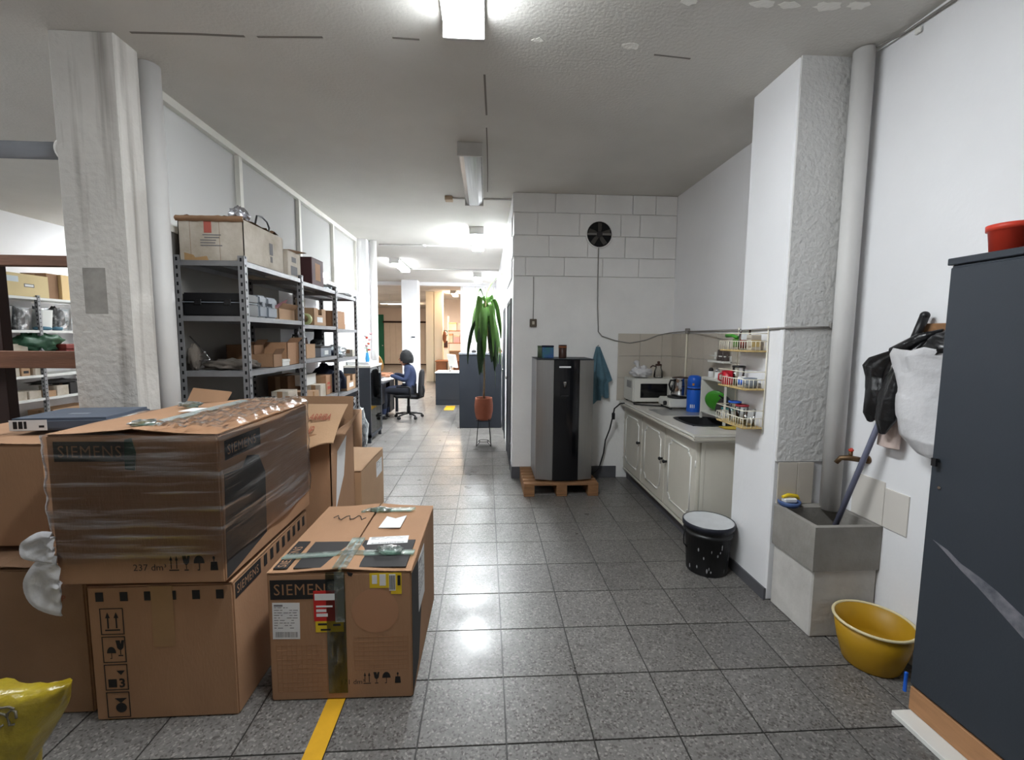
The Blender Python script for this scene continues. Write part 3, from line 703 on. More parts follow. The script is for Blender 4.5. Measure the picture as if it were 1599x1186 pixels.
# ---- lower carton of the left stack
B = carton('shipping_carton', 'lower carton of the stack with handling pictograms down its left edge', 0.535, 0.73, 0.555, (-1.2425, 2.075, 0), 0.005)
fy = -0.3658
for k in range(6):
    flat([rect(-0.235+0.088*k, 0.488, -0.207+0.088*k, 0.524)], m_black_print, B, FR(0, fy, 0), 'printed_square')
for k in range(8):
    flat([rect(-0.12+0.06*k, 0.485, -0.092+0.06*k, 0.535)], m_black_print, B, RI(0.2683, 0, 0), 'printed_square')
flat([rect(-0.35, 0.475, -0.15, 0.54)], m_black_print, B, RI(0.2683, 0, 0), 'printed_band')
text('SIEMENS', 0.05, m_card, B, RI(0.2695, -0.34, 0.49), 0.0, 1.1, 0.85)
for k in range(4):
    z0 = 0.012+0.114*k; x0 = -0.225
    flat([rect(x0, z0, x0+.085, z0+.003), rect(x0, z0+.103, x0+.085, z0+.106), rect(x0, z0, x0+.003, z0+.106), rect(x0+.082, z0, x0+.085, z0+.106)], m_black_print, B, FR(0, fy, 0), 'pictogram_frame')
    m4 = FR(x0+0.015, fy, z0+0.015)
    if k == 3: symbols(B, m4, 0.055, m_black_print, ('arrows',), 1.3)
    if k == 2:
        symbols(B, m4 @ Matrix.Translation((-0.075, 0, 0)), 0.03, m_black_print, ('umbrella',))
        symbols(B, m4 @ Matrix.Translation((-0.02, 0.01, 0)), 0.04, m_black_print, ('glass',))
    if k == 1:
        text('3', 0.05, m_black_print, B, FR(x0+0.05, fy-0.0006, z0+0.012), 0.03)
        flat([rect(x0+.012, z0+.012, x0+.042, z0+.045), [(x0+.045, z0+.08), (x0+.075, z0+.08), (x0+.06, z0+.062)]], m_black_print, B, FR(0, fy, 0), 'stacking_symbol')
    if k == 0:
        flat([ring(x0+.052, z0+.04, .02, 14), [(x0+.03, z0+.08), (x0+.075, z0+.08), (x0+.052, z0+.06)]], m_black_print, B, FR(0, fy, 0), 'stacking_symbol')
flat([rect(-0.035, 0.30, 0.045, 0.545)], m_tape, B, FR(0, fy, 0), 'tape_strip', 0.0012)

# ---- wrapped carton on top
C = carton('shipping_carton', 'upper carton wrapped in clear stretch film', 0.605, 0.79, 0.572, (-1.275, 2.075, 0.570), -0.012, lift=0.02)
fy = -0.3958
m_faint = M('print_under_film', S(62, 58, 50), 0.7)
flat([rect(-0.275, 0.468, -0.005, 0.542)], m_faint, C, FR(0, fy, 0), 'printed_band')
text('SIEMENS', 0.062, m_card2, C, FR(-0.262, fy-0.0012, 0.484), 0.0, 1.1, 0.9)
flat([[(-0.03, 0.44), (0.005, 0.435), (0.012, 0.5), (0.0, 0.555), (-0.025, 0.55)]], M('bottle_green_tape', S(30, 62, 44), .25), C, FR(0, fy-0.001, 0), 'tape_strip', 0.002)
symbols(C, FR(0.10, fy, 0.05), 0.036, m_black_print)
text('237 dm³', 0.036, m_grey_print, C, FR(-0.03, fy, 0.052))
rx = 0.3032
flat([[(-0.385, 0.01), (-0.08, 0.06), (-0.07, 0.33), (-0.12, 0.42), (-0.21, 0.44), (-0.25, 0.40), (-0.37, 0.41)]], m_grey_print, C, RI(rx, 0, 0), 'printed_panel')
flat([rect(-0.36, 0.46, -0.1, 0.535)], m_black_print, C, RI(rx, 0, 0), 'printed_band')
text('SIEMENS', 0.055, m_card, C, RI(rx+0.0012, -0.345, 0.478), 0.0, 1.1, 0.95)
flat([rect(-0.1, 0.0, 0.02, 0.1)], m_paper, C, TO(0, 0, 0.585), 'torn_label', 0.0015)
for x0, y0 in ((-0.16, 0.18), (-0.02, -0.3)):
    G().blob((x0, y0, 0.592), (0.05, 0.035, 0.012), 18, 12, 0.6, 4, 7+x0).build('crumpled_tape', m_tapegreen, C)
flat([[(-0.03, -0.33), (0.03, -0.33), (0.04, 0.36), (-0.02, 0.36)]], m_tapegreen, C, TO(0, 0, 0.588), 'tape_strip', 0.001)
G().surf(6, 8, lambda u, v: (-0.3+0.2*u, 0.36+0.06*v, 0.575+0.07*v*(1-0.3*u)), smooth=False).surf(6, 8, lambda u, v: (-0.3+0.2*u, 0.365+0.06*v, 0.571+0.07*v*(1-0.3*u)), smooth=False).build('raised_flap', m_card2, C)
# the film: a wrinkled shell round the four sides and over part of the lid
def film():
    g = G(); w, d = 0.3025, 0.395
    per = [(-w, -d), (w, -d), (w, d), (-w, d)]
    seg = 44
    loop = []
    for (x0, y0), (x1, y1) in zip(per, per[1:]+per[:1]):
        for k in range(seg): loop.append((x0+(x1-x0)*k/seg, y0+(y1-y0)*k/seg))
    n = len(loop); rows = 26
    vs = []; fs = []
    for j in range(rows+1):
        z = 0.085+0.485*j/rows
        for i, (x, y) in enumerate(loop):
            r = math.hypot(x, y); nx, ny = x/r, y/r
            q = Vector((x*3, y*3, z*14+x*3.2+y*1.4))
            dsp = 0.0065+0.0045*noise.noise(q)+0.003*noise.noise(q*2.6)
            vs.append((x+nx*dsp*1.5, y+ny*dsp*1.5, z+0.012*noise.noise(Vector((x*5, y*5, j*0.0)))))
    for j in range(rows):
        for i in range(n): fs.append((j*n+i, j*n+(i+1) % n, (j+1)*n+(i+1) % n, (j+1)*n+i))
    g._add(vs, fs, 0, True)
    # crumpled film gathered along the right part of the lid
    g.surf(30, 44, lambda u, v: (0.06+0.25*u, -0.39+0.79*v, 0.592+0.02*abs(noise.noise(Vector((u*6, v*10, 1.7))))+0.016*noise.noise(Vector((u*17, v*25, 4)))-0.02*max(0, u-0.9)*10), smooth=True)
    return g.build('stretch_film', m_film, C)
film()
# loose tail of plastic sheet hanging off the stack at the left
tl = thing('plastic_sheet', 'loose white plastic sheet hanging between the stacked cartons', 'plastic sheet', (-1.572, 1.665, 0.52))
def lobe(cx, cz, rx, rz, seed):
    def f(u, v, o=0.0):
        t = PI/2+PI*u; r = v
        n = noise.noise(Vector((u*4+seed, v*3, 1)))
        return (cx+rx*r*math.cos(t)*(1+0.12*n), 0.015*math.sin(PI*v)-0.05*v*(1-v)+0.02*n+o, cz+rz*r*math.sin(t)*(1+0.1*n)+0.01*n)
    return f
for q in ((0.0, 0.20, 0.115, 0.062, 2), (0.01, 0.055, 0.125, 0.115, 5)):
    f_ = lobe(*q)
    G().surf(18, 10, f_).surf(18, 10, lambda u, v: f_(u, v, 0.004)).build('sheet_fold', m_whitebag, tl)

# ---- cartons at the far left
D2 = carton('shipping_carton', 'dark lower carton at the left edge behind the yellow bag', 0.60, 0.64, 0.605, (-1.85, 2.07, 0), 0.0, m_card2, lift=0.012)
flat([rect(-0.3, -0.02, 0.25, 0.05)], m_tape, D2, TO(0, 0, 0.612), 'tape_strip', 0.004)
text('UP', 0.032, M('faint_red_print', S(140, 84, 62), .85), D2, FR(0.19, -0.3206, 0.47), 0.02)
D1 = carton('shipping_carton', 'upper carton at the left edge with an open flap', 0.60, 0.50, 0.43, (-2.085, 2.14, 0.628), 0.0, m_card, lift=0.01)
def flapD(u, v, o=0): return (-0.30+0.30*u-0.05*v, -0.19-0.02*v+0.1*v, 0.436+0.11*v*(0.55+0.45*u)+o)
G().surf(6, 6, flapD, smooth=False).surf(6, 6, lambda u, v: tuple(Vector(flapD(u, v))+Vector((0, 0.005, 0))), smooth=False).build('open_flap', m_card3, D1)
K = thing('flat_package', 'flat navy package with white label lying on the left cartons', 'package', (-1.875, 2.21, 1.076), 0.22, rot=(0, 0, 0.12))
G().box(-0.20, -0.16, 0, 0.18, 0.16, 0.055).build('package_body', M('navy_card', S(84, 92, 106), .6, var=.15, vscale=5), K, 0.012, 2)
lb = flat([rect(-0.19, 0.004, -0.05, 0.05)], m_paper, K, FR(0, -0.161, 0), 'paper_label', 0.001)
flat([rect(-0.175, 0.012, -0.16, 0.044), rect(-0.155, 0.012, -0.14, 0.044), rect(-0.135, 0.012, -0.125, 0.044), rect(-0.08, 0.016, -0.06, 0.026)], m_black_print, lb, FR(0, -0.1621, 0), 'printed_text', 0.0006)
flat([rect(-0.05, -0.05, 0.03, -0.02)], m_greycase, K, TO(0, 0, 0.0551), 'shiny_tape', 0.0006)

# ---- open carton marked this way up, behind the front carton
Eb = thing('open_carton', 'tall open carton with red lettering on its drooping flap', 'box', (-1.125, 2.845, 0))
w, d, h = 0.225, 0.225, 0.93
G().box(-w, -d, 0, w, -d+0.006, h).box(-w, d-0.006, 0, w, d, h).box(-w, -d, 0, -w+0.006, d, h).box(w-0.006, -d, 0, w, d, h).box(-w, -d, 0, w, d, 0.006).build('carton_body', m_card, Eb)
def fE(u, v, o=0.0):
    dr = 0.05*math.sin(PI*u*1.3+0.4)*v
    return (-w+2*w*u*(1.0+0.10*v), 0.13-0.44*v, h+0.125*(1-v)+0.012*math.sin(PI*v)-0.07*v*v-dr*0.8*v+0.008*math.sin(u*9)*v+o)
G().surf(14, 10, fE, smooth=True).surf(14, 10, lambda u, v: fE(u, v, -0.005), smooth=True).build('drooping_flap', m_card3, Eb)
tl4 = Matrix.Translation((0, 0, 0))
m_redink = M('red_brown_print', S(150, 86, 66), .85)
for s_, x_, v_ in (('ARRIBA', 0.06, 0.56), ('UP', 0.08, 0.84)):
    p0 = Vector(fE(0.8, v_)); q = Vector(fE(0.8, v_-0.15))-p0
    ang = math.atan2(q.z, q.y)
    text(s_, 0.10, m_redink, Eb, Matrix.Translation((x_, p0.y, p0.z+0.012)) @ Matrix.Rotation(ang, 4, 'X'), 0.02, 1.0, 0.38)
g = G()
g.surf(6, 6, lambda u, v: (-w+2*w*u, d+0.03*v, h+0.16*v), smooth=False).surf(6, 6, lambda u, v: (-w+2*w*u, d-0.005+0.03*v, h+0.16*v), smooth=False)
g.build('standing_flap', m_card2, Eb)
g = G()
g.surf(6, 6, lambda u, v: (w+0.07*v, -d+2*d*u*(1-0.2*v)+0.05*v, h-0.01+0.10*v-0.1*v*(1-u)), smooth=False).surf(6, 6, lambda u, v: (w-0.006+0.07*v, -d+2*d*u*(1-0.2*v)+0.05*v, h-0.005+0.10*v-0.1*v*(1-u)), smooth=False)
g.build('standing_flap', m_card2, Eb)
flat([[(-0.16, 0.46), (0.0, 0.62), (0.07, 0.86), (-0.11, 0.80)]], m_paper, Eb, RI(w+0.0004, 0, 0), 'paper_label', 0.001)
Fb = carton('shipping_carton', 'plain closed carton beyond the tall open carton, white label on side', 0.48, 0.72, 0.51, (-1.16, 3.66, 0), 0.0, m_card3, lift=0.004)
shipping_label(Fb, RI(0.2408, 0.10, 0.31), 0.2, 0.13, 5, 21, False)

# ---- yellow plastic bag in the corner
YBg = thing('plastic_bag', 'yellow plastic bag with grey print lying in the lower left corner', 'bag', (-1.50, 1.30, 0))
def bag(u, v):
    # a slumped bag, wide and folded to a pointed corner at the top right, narrower where it rests
    t = 2*PI*u; c, s_ = math.cos(t), math.sin(t)
    half = 0.06+0.20*v**0.9
    k = math.sqrt(max(0.0, 1-(0.985*v)**6))
    x = half*c*(1.0 if c < 0 else 1.0)
    y = (0.12*s_)*(1-0.35*v)*(0.25+0.75*k)-(0.10*max(0, c)*0.0)
    nn = noise.noise(Vector((c*2.2, s_*2.2, v*3)))
    f_ = noise.noise(Vector((c*5+3, s_*5, v*9)))
    tip = max(0, c)**6
    z = 0.468*v-0.0-0.003*v*noise.noise(Vector((x*7, 2, 0)))*2+0.012*tip*v
    return (x+0.016*nn+0.02*tip*v**3, y+0.02*nn+0.012*f_, z+0.008*f_)
gb = G(); gb.surf(56, 34, bag, closeu=True)
gb._add([bag(k/56, 1.0) for k in range(56)], [tuple(range(56))]); gb._add([bag(k/56, 0.0) for k in range(56)], [tuple(range(56))[::-1]])
gb.build('bag_body', m_yellowbag, YBg, smooth=True)
# grey brush-stroke print on the bag front
def on_bag(x, z, o=0.0015):
    best = None
    v = min(0.97, max(0.03, z/0.465))
    lo, hi = PI, 2*PI
    for _ in range(24):
        mid = (lo+hi)/2
        if bag(mid/(2*PI), v)[0] < x: lo = mid
        else: hi = mid
    p = bag(lo/(2*PI), v)
    return (p[0], p[1]-o, p[2])
m_bagprint = M('grey_bag_print', S(104, 98, 84), 0.5)
for k, (x0, zb) in enumerate(((0.07, 0.405), (0.105, 0.41), (0.14, 0.415), (0.17, 0.42))):
    pts = [on_bag(x0+0.015*math.cos(q*0.9), zb+0.02*math.sin(q*0.9)) for q in range(7)]
    G().tube(pts, 0.0032, 6).build('printed_stroke', m_bagprint, YBg)
G().tube([on_bag(0.03+0.018*q, 0.443+0.004*(q % 2)) for q in range(9)], 0.003, 6).build('printed_stroke', m_bagprint, YBg)
for r in (0.02, 0.035, 0.05):
    G().tube([on_bag(0.07+r*1.1*math.cos(q*0.35), 0.305+r*math.sin(q*0.35)) for q in range(10)], 0.0032, 6).build('printed_stroke', m_bagprint, YBg)
# ================================================================ METAL SHELVING ALONG THE PARTITION
SX0, SX1 = -1.915, -1.495
PY = [2.93, 3.80, 4.64, 5.38]
LV = [[1.955, 1.615, 1.268, 0.955, 0.16], [1.94, 1.588, 1.298, 0.922, 0.16], [1.925, 1.568, 1.262, 0.893, 0.16]]
sh = thing('shelving_unit', 'long grey slotted-angle metal shelving along the glazed partition', 'shelf', (-1.705, 4.15, 0))
def L(x, y): return x+1.705, y-4.15
def slotted_post(x, y, sx, sy, h, parent, off):
    """L-angle with slot rows; corner at x, y; legs run towards sx, sy"""
    a, b = off(x, y)
    g = G(); w = 0.038; t = 0.003
    g.box(min(a, a+sx*w), min(b, b+sy*t), 0, max(a, a+sx*w), max(b, b+sy*t), h)
    g.box(min(a, a+sx*t), min(b, b+sy*w), 0, max(a, a+sx*t), max(b, b+sy*w), h)
    p = g.build('post', m_steel_shelf, parent)
    s = G(); z = 0.05
    while z < h-0.03:
        cx = a+sx*w*0.5; cy = b+sy*w*0.5; e = 0.0006
        s.box(cx-0.006, min(b-sy*e, b+sy*(t+e)), z, cx+0.006, max(b-sy*e, b+sy*(t+e)), z+0.022)
        s.box(min(a-sx*e, a+sx*(t+e)), cy-0.006, z+0.02, max(a-sx*e, a+sx*(t+e)), cy+0.006, z+0.034)
        z += 0.05
    s.build('slot_row', m_slot, p)
for y in PY:
    e = 1 if y < 5 else -1
    slotted_post(SX1, y, -1, e, 1.985 if y < 5 else 1.955, sh, L)
    slotted_post(SX0, y, 1, e, 1.985 if y < 5 else 1.955, sh, L)
for k in range(3):
    for z in LV[k]:
        (a0, b0), (a1, b1) = L(SX0+0.004, PY[k]+(0.004 if k == 0 else 0.001)), L(SX1-0.004, PY[k+1]-0.001)
        g = G().box(a0, b0, z-0.003, a1, b1, z)
        g.box(a1-0.003, b0, z-0.032, a1, b1, z-0.003).box(a0, b0, z-0.032, a0+0.003, b1, z-0.003)
        g.box(a0+0.003, b0, z-0.032, a1-0.003, b0+0.003, z-0.003).box(a0+0.003, b1-0.003, z-0.032, a1-0.003, b1, z-0.003)
        g.box((a0+a1)/2-0.012, b0+0.003, z-0.02, (a0+a1)/2+0.012, b1-0.003, z-0.003)
        g.build('shelf_board', m_steel_shelf, sh)

GS = 'things on the metal shelving'
def sbox(name, label, x0, x1, y0, y1, z0, z1, mat=None, cat='box', style='closed', rz=0.0, group=GS):
    mat = mat or m_card2
    w, d, h = x1-x0, y1-y0, z1-z0
    t = thing(name, label, cat, ((x0+x1)/2, (y0+y1)/2, z0), rz, group)
    x, y = w/2, d/2; T = 0.004
    if style in ('open', 'handle'):
        g = G().box(-x, -y, 0, x, y, T).box(-x, y-T, 0, x, y, h).box(-x, -y, 0, -x+T, y, h)
        if style == 'handle':
            hw = min(0.045, y*0.6, x*0.6); hz = h*0.62
            # near side and front side with a hand hole
            g.box(-x, -y, 0, x, -y+T, h)
            g.box(x-T, -y, 0, x, y, hz).box(x-T, -y, hz, x, -hw, h).box(x-T, hw, hz, x, y, h)
        else:
            g.box(-x, -y, 0, x, -y+T, h).box(x-T, -y, 0, x, y, h)
        g.build('carton_body', mat, t)
        if style == 'handle':
            flat([rect(-y*0.5, h*0.2, y*0.4, h*0.5)], m_paper, t, RI(x+0.0004, 0, 0), 'paper_label', 0.0006)
        if style == 'open':
            fl_ = min(0.07, w*0.4)
            G().surf(4, 4, lambda u, v: (x+fl_*0.5*v, -y+d*u, h-0.002+fl_*0.55*v), smooth=False).surf(4, 4, lambda u, v: (x-0.004+fl_*0.5*v, -y+d*u, h+fl_*0.55*v), smooth=False).build('open_flap', mat, t)
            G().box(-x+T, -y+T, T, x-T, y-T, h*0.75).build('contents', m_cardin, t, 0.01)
    else:
        G().box(-x, -y, 0, x, y, h-0.003).build('carton_body', mat, t, 0.004)
        for s in (-1, 1):
            G().box(-x, 0.0015 if s > 0 else -y, h-0.004, x, y if s > 0 else -0.0015, h).build('top_flap', mat, t)
        flat([rect(-0.02 if w > .1 else -.01, h*0.45, 0.02 if w > .1 else .01, h)], m_tape, t, FR(0, -y-0.0006, 0), 'tape_strip', 0.0006)
    return t

# --- top boards
WB = thing('open_carton', 'large worn white open carton on top of the shelving, near end', 'box', (-1.70, 3.235, LV[0][0]))
x, y, h = 0.195, 0.275, 0.265
G().box(-x, -y, 0, x, -y+.005, h).box(-x, y-.005, 0, x, y, h-.02).box(-x, -y, 0, -x+.005, y, h).box(x-.005, -y, 0, x, y, h-.01).box(-x, -y, 0, x, y, .005).build('carton_body', m_cardwhite, WB)
g = G(); g.surf(16, 4, lambda u, v: (-x-0.008+2*(x+.008)*u, -y-0.016*math.sin(PI*v)-0.004, h+0.008-0.035*v+0.006*noise.noise(Vector((u*9, v, 1)))))
g.build('torn_rim', m_card2, WB)
g = G(); g.surf(20, 8, lambda u, v: (-x+0.01+(2*x-.02)*u, -y+0.02+(2*y-.06)*v, h-0.01+0.045*noise.noise(Vector((u*5, v*6, 3)))+0.012)); g.build('paper_filling', m_cardin, WB)
flat([rect(-0.04, 0.17, 0.005, 0.245), ], M('faded_red_print', S(180, 96, 84), .8), WB, FR(0, -y-.0008, 0), 'printed_mark', .0005)
for k, (a, b) in enumerate(((-.05, .03), (-.04, .02), (-.065, .0), (-.065, -.005), (-.065, .035))):
    flat([rect(a, .155-.016*k, b+.03, .161-.016*k)], m_ink, WB, FR(0, -y-.0008, 0), 'printed_line', .0005)
flat([[(-.165, .05), (-.11, .035), (-.1, .02), (-.03, .03), (-.02, .0), (-.165, .0)]], M('water_stain', S(176, 142, 100), .85), WB, FR(0, -y-.0006, 0), 'water_stain', .0004)
for xx in (-.125, .05): flat([rect(xx, 0, xx+.002, h)], m_card2, WB, FR(0, -y-.0006, 0), 'crease', .0004)
flat([rect(.06, .1, .11, .18), rect(.07, .05, .1, .09)], m_ink, WB, RI(x+.0004, 0, 0), 'printed_mark', .0005)
tag(G().blob((-1.585, 3.08, 2.262), (0.055, 0.05, 0.05), 24, 16, 0.35, 3.5, 4).build('foil_ball', m_foil), 'crumpled silver foil on the big worn white carton', 'foil', GS)
hk = thing('cable_hook', 'black bent cable sticking out of the worn white carton', 'cable', (-1.53, 3.26, 2.2), group=GS)
G().tube([(0, -.1, 0.02), (0.0, -.07, 0.09), (0, -.0, 0.10), (0, .07, 0.085), (0, .10, 0.05), (0, .09, 0.025), (0, .05, 0.025)], 0.006, 8).build('cable_run', m_black, hk)
NB = sbox('carton', 'narrow white carton with brown flap beside the maroon box', -1.88, -1.52, 3.62, 3.86, LV[1][0], 2.15, m_cardwhite)
G().surf(4, 4, lambda u, v: (0.18-0.14*u+0.05*v, 0.03+0.10*v, 0.21+0.03*u+0.02*v), smooth=False).surf(4, 4, lambda u, v: (0.18-0.14*u+0.05*v, 0.03+0.10*v, 0.206+0.03*u+0.02*v), smooth=False).build('brown_flap', m_card2, NB)
flat([rect(-.07, .03, .05, .1), rect(-.05, .13, .03, .17)], m_ink, NB, RI(.1806, 0, 0), 'printed_mark', .0005)
MB = sbox('carton', 'dark maroon box on top of the shelving', -1.84, -1.52, 4.10, 4.38, LV[1][0], 2.18, m_maroon)
flat([rect(-.06, .05, .06, .2)], m_card, MB, RI(.1606, 0, 0), 'brown_label', .0006)
tag(G().blob((-1.66, 4.85, 1.975), (0.1, 0.13, 0.05), 26, 16, 0.45, 4, 9).build('plastic_wrapping', m_plastic_clear), 'crumpled clear plastic on the top board near the far end', 'plastic', GS)
pr_ = thing('paper_pile', 'loose white papers on the far end of top board', 'papers', (-1.62, 5.16, LV[2][0]), 0.1, GS)
for k in range(5): G().obox((random.uniform(-.02, .02), random.uniform(-.02, .02), 0.004+0.007*k), (0.2, 0.28, 0.005), (0, 0, random.uniform(-.3, .3))).build('paper_sheet', m_paper, pr_)
# --- second boards
bc = thing('equipment_case', 'long black equipment case on the second board, near end', 'case', (-1.70, 3.06, LV[0][1]), group=GS)
G().box(-.195, -.10, 0, .17, .10, .085).build('case_body', m_black, bc, .008, 2)
G().box(-.195, -.10, .089, .17, .10, .145).build('case_lid', m_black, bc, .008, 2)
G().box(-.197, -.102, .0845, .172, .102, .0895).build('case_seam', m_greycase, bc)
for xx in (-.1, .08): G().box(xx-.02, -.107, .07, xx+.02, -.098, .105).build('case_latch', m_black, bc, .002)
for k, (a, b, hh) in enumerate(((3.19, 3.30, .155), (3.31, 3.46, .15))):
    gc = thing('tool_case', ('grey plastic tool case beside the black case', 'grey plastic tool case beside the carton with pink paper')[k], 'case', (-1.66, (a+b)/2, LV[0][1]), group=GS)
    dd = (b-a)/2
    G().box(-.12, -dd, 0, .12, dd, hh*.6-.002).build('case_body', m_greycase, gc, .012, 2)
    G().box(-.12, -dd, hh*.6+.002, .12, dd, hh).build('case_lid', m_greycase, gc, .012, 2)
    G().box(.118, -.02, hh*.5, .126, .02, hh*.72).build('case_latch', m_greycase, gc, .002)
oc = sbox('open_carton', 'open carton holding pink paper on the second board', -1.86, -1.55, 3.50, 3.78, LV[0][1], LV[0][1]+.085, m_card3, style='open')
G().surf(4, 4, lambda u, v: (0.02+.1*u, .02+.08*v, .09+.05*u*v+.03*v), smooth=False).surf(4, 4, lambda u, v: (0.02+.1*u, .02+.08*v, .087+.05*u*v+.03*v), smooth=False).build('pink_paper', m_pink, oc)
sbox('carton', 'flat dark brown carton tilted at the back of the second board', -1.89, -1.66, 3.815, 4.05, LV[1][1], LV[1][1]+.12, m_cardin)
sbox('open_carton', 'carton with a hand hole on the second board, middle bay', -1.85, -1.53, 4.14, 4.44, LV[1][1], LV[1][1]+.155, m_card3, style='handle')
sbox('carton', 'plain brown carton on the second board, far bay', -1.86, -1.53, 4.72, 5.02, LV[2][1], LV[2][1]+.185, m_card)
sbox('carton', 'small pale carton behind the plain one, far bay second board', -1.7, -1.56, 5.05, 5.14, LV[2][1], LV[2][1]+.06, m_card3)
bp_ = thing('panel_board', 'beige panel leaning at the back of the second board', 'panel', (-1.80, 4.53, LV[1][1]), group=GS)
G().box(-.01, -.09, 0, .01, .09, .25).build('panel_sheet', m_beige, bp_, .002)
G().box(-.012, -.09, .25, .012, .09, .262).build('edge_strip', m_frame, bp_)
gt = thing('tape_roll', 'pale green roll standing in front of the hand-hole carton', 'roll', (-1.57, 4.05, LV[1][1]), group=GS)
G().lathe([(.03, -.025), (.05, -.025), (.05, .025), (.03, .025), (.03, -.025)], 24, (0, 0, .052), 0, Matrix.Rotation(PI/2, 4, 'X')).build('roll_body', M('pale_green', S(176, 182, 128), .6), gt)
# --- third boards
cl = tag(G().blob((-1.72, 3.16, LV[0][2]+.028), (.16, .15, .04), 32, 16, .35, 3, 2, lambda p, v: (p.x, p.y, max(p.z, -.027))).build('folded_cloth', m_greycloth), 'crumpled grey cloth on the third board, near end', 'cloth', GS)
tag(G().blob((-1.875, 3.02, LV[0][2]+.085), (.03, .05, .085), 20, 16, .3, 3, 6).build('grey_sack', m_greycloth), 'small grey sack upright in the near shelf corner', 'sack', GS)
rd = thing('folding_rule', 'thin pale metal rule bent into a triangle on the shelf', 'rule', (-1.80, 3.02, LV[0][2]+.07), group=GS)
G().tube([(-.10, 0, .15), (-.0, .0, .03), (.02, 0, -.0)], .004, 6).build('rule_arm', m_chrome, rd)
G().tube([(-.08, 0, -.01), (.02, 0, 0)], .004, 6).build('rule_arm', m_chrome, rd)
G().blob((-.012, -.004, .048), (.010, .010, .010), 12, 8, 0).build('rule_pivot', m_chrome, rd)
sbox('open_carton', 'dark open carton on the third board behind the cloth', -1.85, -1.66, 3.33, 3.48, LV[0][2], LV[0][2]+.16, m_cardin, style='open')
lb_ = sbox('open_carton', 'low open carton of dark parts on the third board', -1.78, -1.53, 3.0, 3.22, LV[0][2]+.0, LV[0][2]+.095, m_card2, style='open')
lb_.location.y = 3.37; lb_.location.x = -1.60; lb_.scale = (.7, .62, 1)
wsb = thing('white_box', 'low white box on the third board between two cartons', 'box', (-1.57, 3.50, LV[0][2]), group=GS)
G().box(-.055, -.06, 0, .06, .06, .045).build('box_body', m_shelfwhite, wsb, .003)
G().box(-.058, -.063, .03, .063, .063, .05).build('box_lid', m_shelfwhite, wsb, .002)
sbox('open_carton', 'larger open carton at the first inner post, third board', -1.87, -1.53, 3.575, 3.785, LV[0][2], LV[0][2]+.175, m_card, style='open')
c475 = sbox('carton', 'brown carton carrying two jars on the third board', -1.80, -1.55, 4.0, 4.2, LV[1][2], LV[1][2]+.125, m_card3)
for k, (xx, yy, hh, mm) in enumerate(((-1.66, 4.05, .085, m_clearglass), (-1.62, 4.14, .055, m_brownpot))):
    j = thing('small_jar', ('glass jar with dark lid on the shelf carton', 'small brown jar on the shelf carton')[k], 'jar', (xx, yy, LV[1][2]+.125), group=GS)
    G().lathe([(.001, 0), (.028, 0), (.03, .006), (.03, hh*.75), (.022, hh*.85), (.022, hh*.86), (.001, hh*.86)], 18).build('jar_body', mm, j)
    G().lathe([(.001, hh*.8), (.025, hh*.8), (.025, hh), (.001, hh)], 18).build('jar_lid', m_black, j)
gtz = thing('parts_tray', 'grey plastic parts tray on the third board, middle bay', 'tray', (-1.64, 4.42, LV[1][2]), group=GS)
G().box(-.11, -.14, 0, .11, .14, .005).box(-.11, -.14, 0, -.106, .14, .09).box(.106, -.14, 0, .11, .14, .09).box(-.11, -.14, 0, .11, -.136, .09).box(-.11, .136, 0, .11, .14, .09).build('tray_body', m_greycase, gtz)
G().box(-.116, -.146, .085, .116, .146, .1).build('tray_lid', m_grey_print, gtz, .004)
G().box(.109, -.05, .02, .113, .05, .06).build('paper_label', m_paper, gtz)
bt = thing('work_boot', 'dark work boot standing on the parts tray', 'boot', (-1.66, 4.55, LV[1][2]+.1), group=GS)
G().tube([(0, -.11, .03), (0, -.06, .035), (0, 0, .04), (0, .025, .06), (0, .03, .11), (0, .032, .16)], [.028, .034, .036, .04, .036, .038], 12).build('boot_upper', m_blackfab, bt)
G().box(-.035, -.14, 0, .035, .065, .014).build('boot_sole', m_black, bt, .006)
tag(G().blob((-1.62, 4.95, LV[2][2]+.065), (.1, .14, .065), 28, 18, .4, 3.5, 12, lambda p, v: (p.x, p.y, max(p.z, -.064))).build('plastic_bag', m_plastic_clear), 'clear plastic bag of parts on the third board, far bay', 'bag', GS)
tag(G().blob((-1.66, 4.75, LV[2][2]+.045), (.12, .07, .05), 28, 16, .4, 3, 14, lambda p, v: (p.x, p.y, max(p.z, -.044))).build('dark_cloth', m_navy), 'dark bundle beside the clear bag on the third board', 'cloth', GS)
sbox('small_carton', 'small grey box at the far end of the third board', -1.62, -1.52, 5.24, 5.33, LV[2][2], LV[2][2]+.08, m_beige)
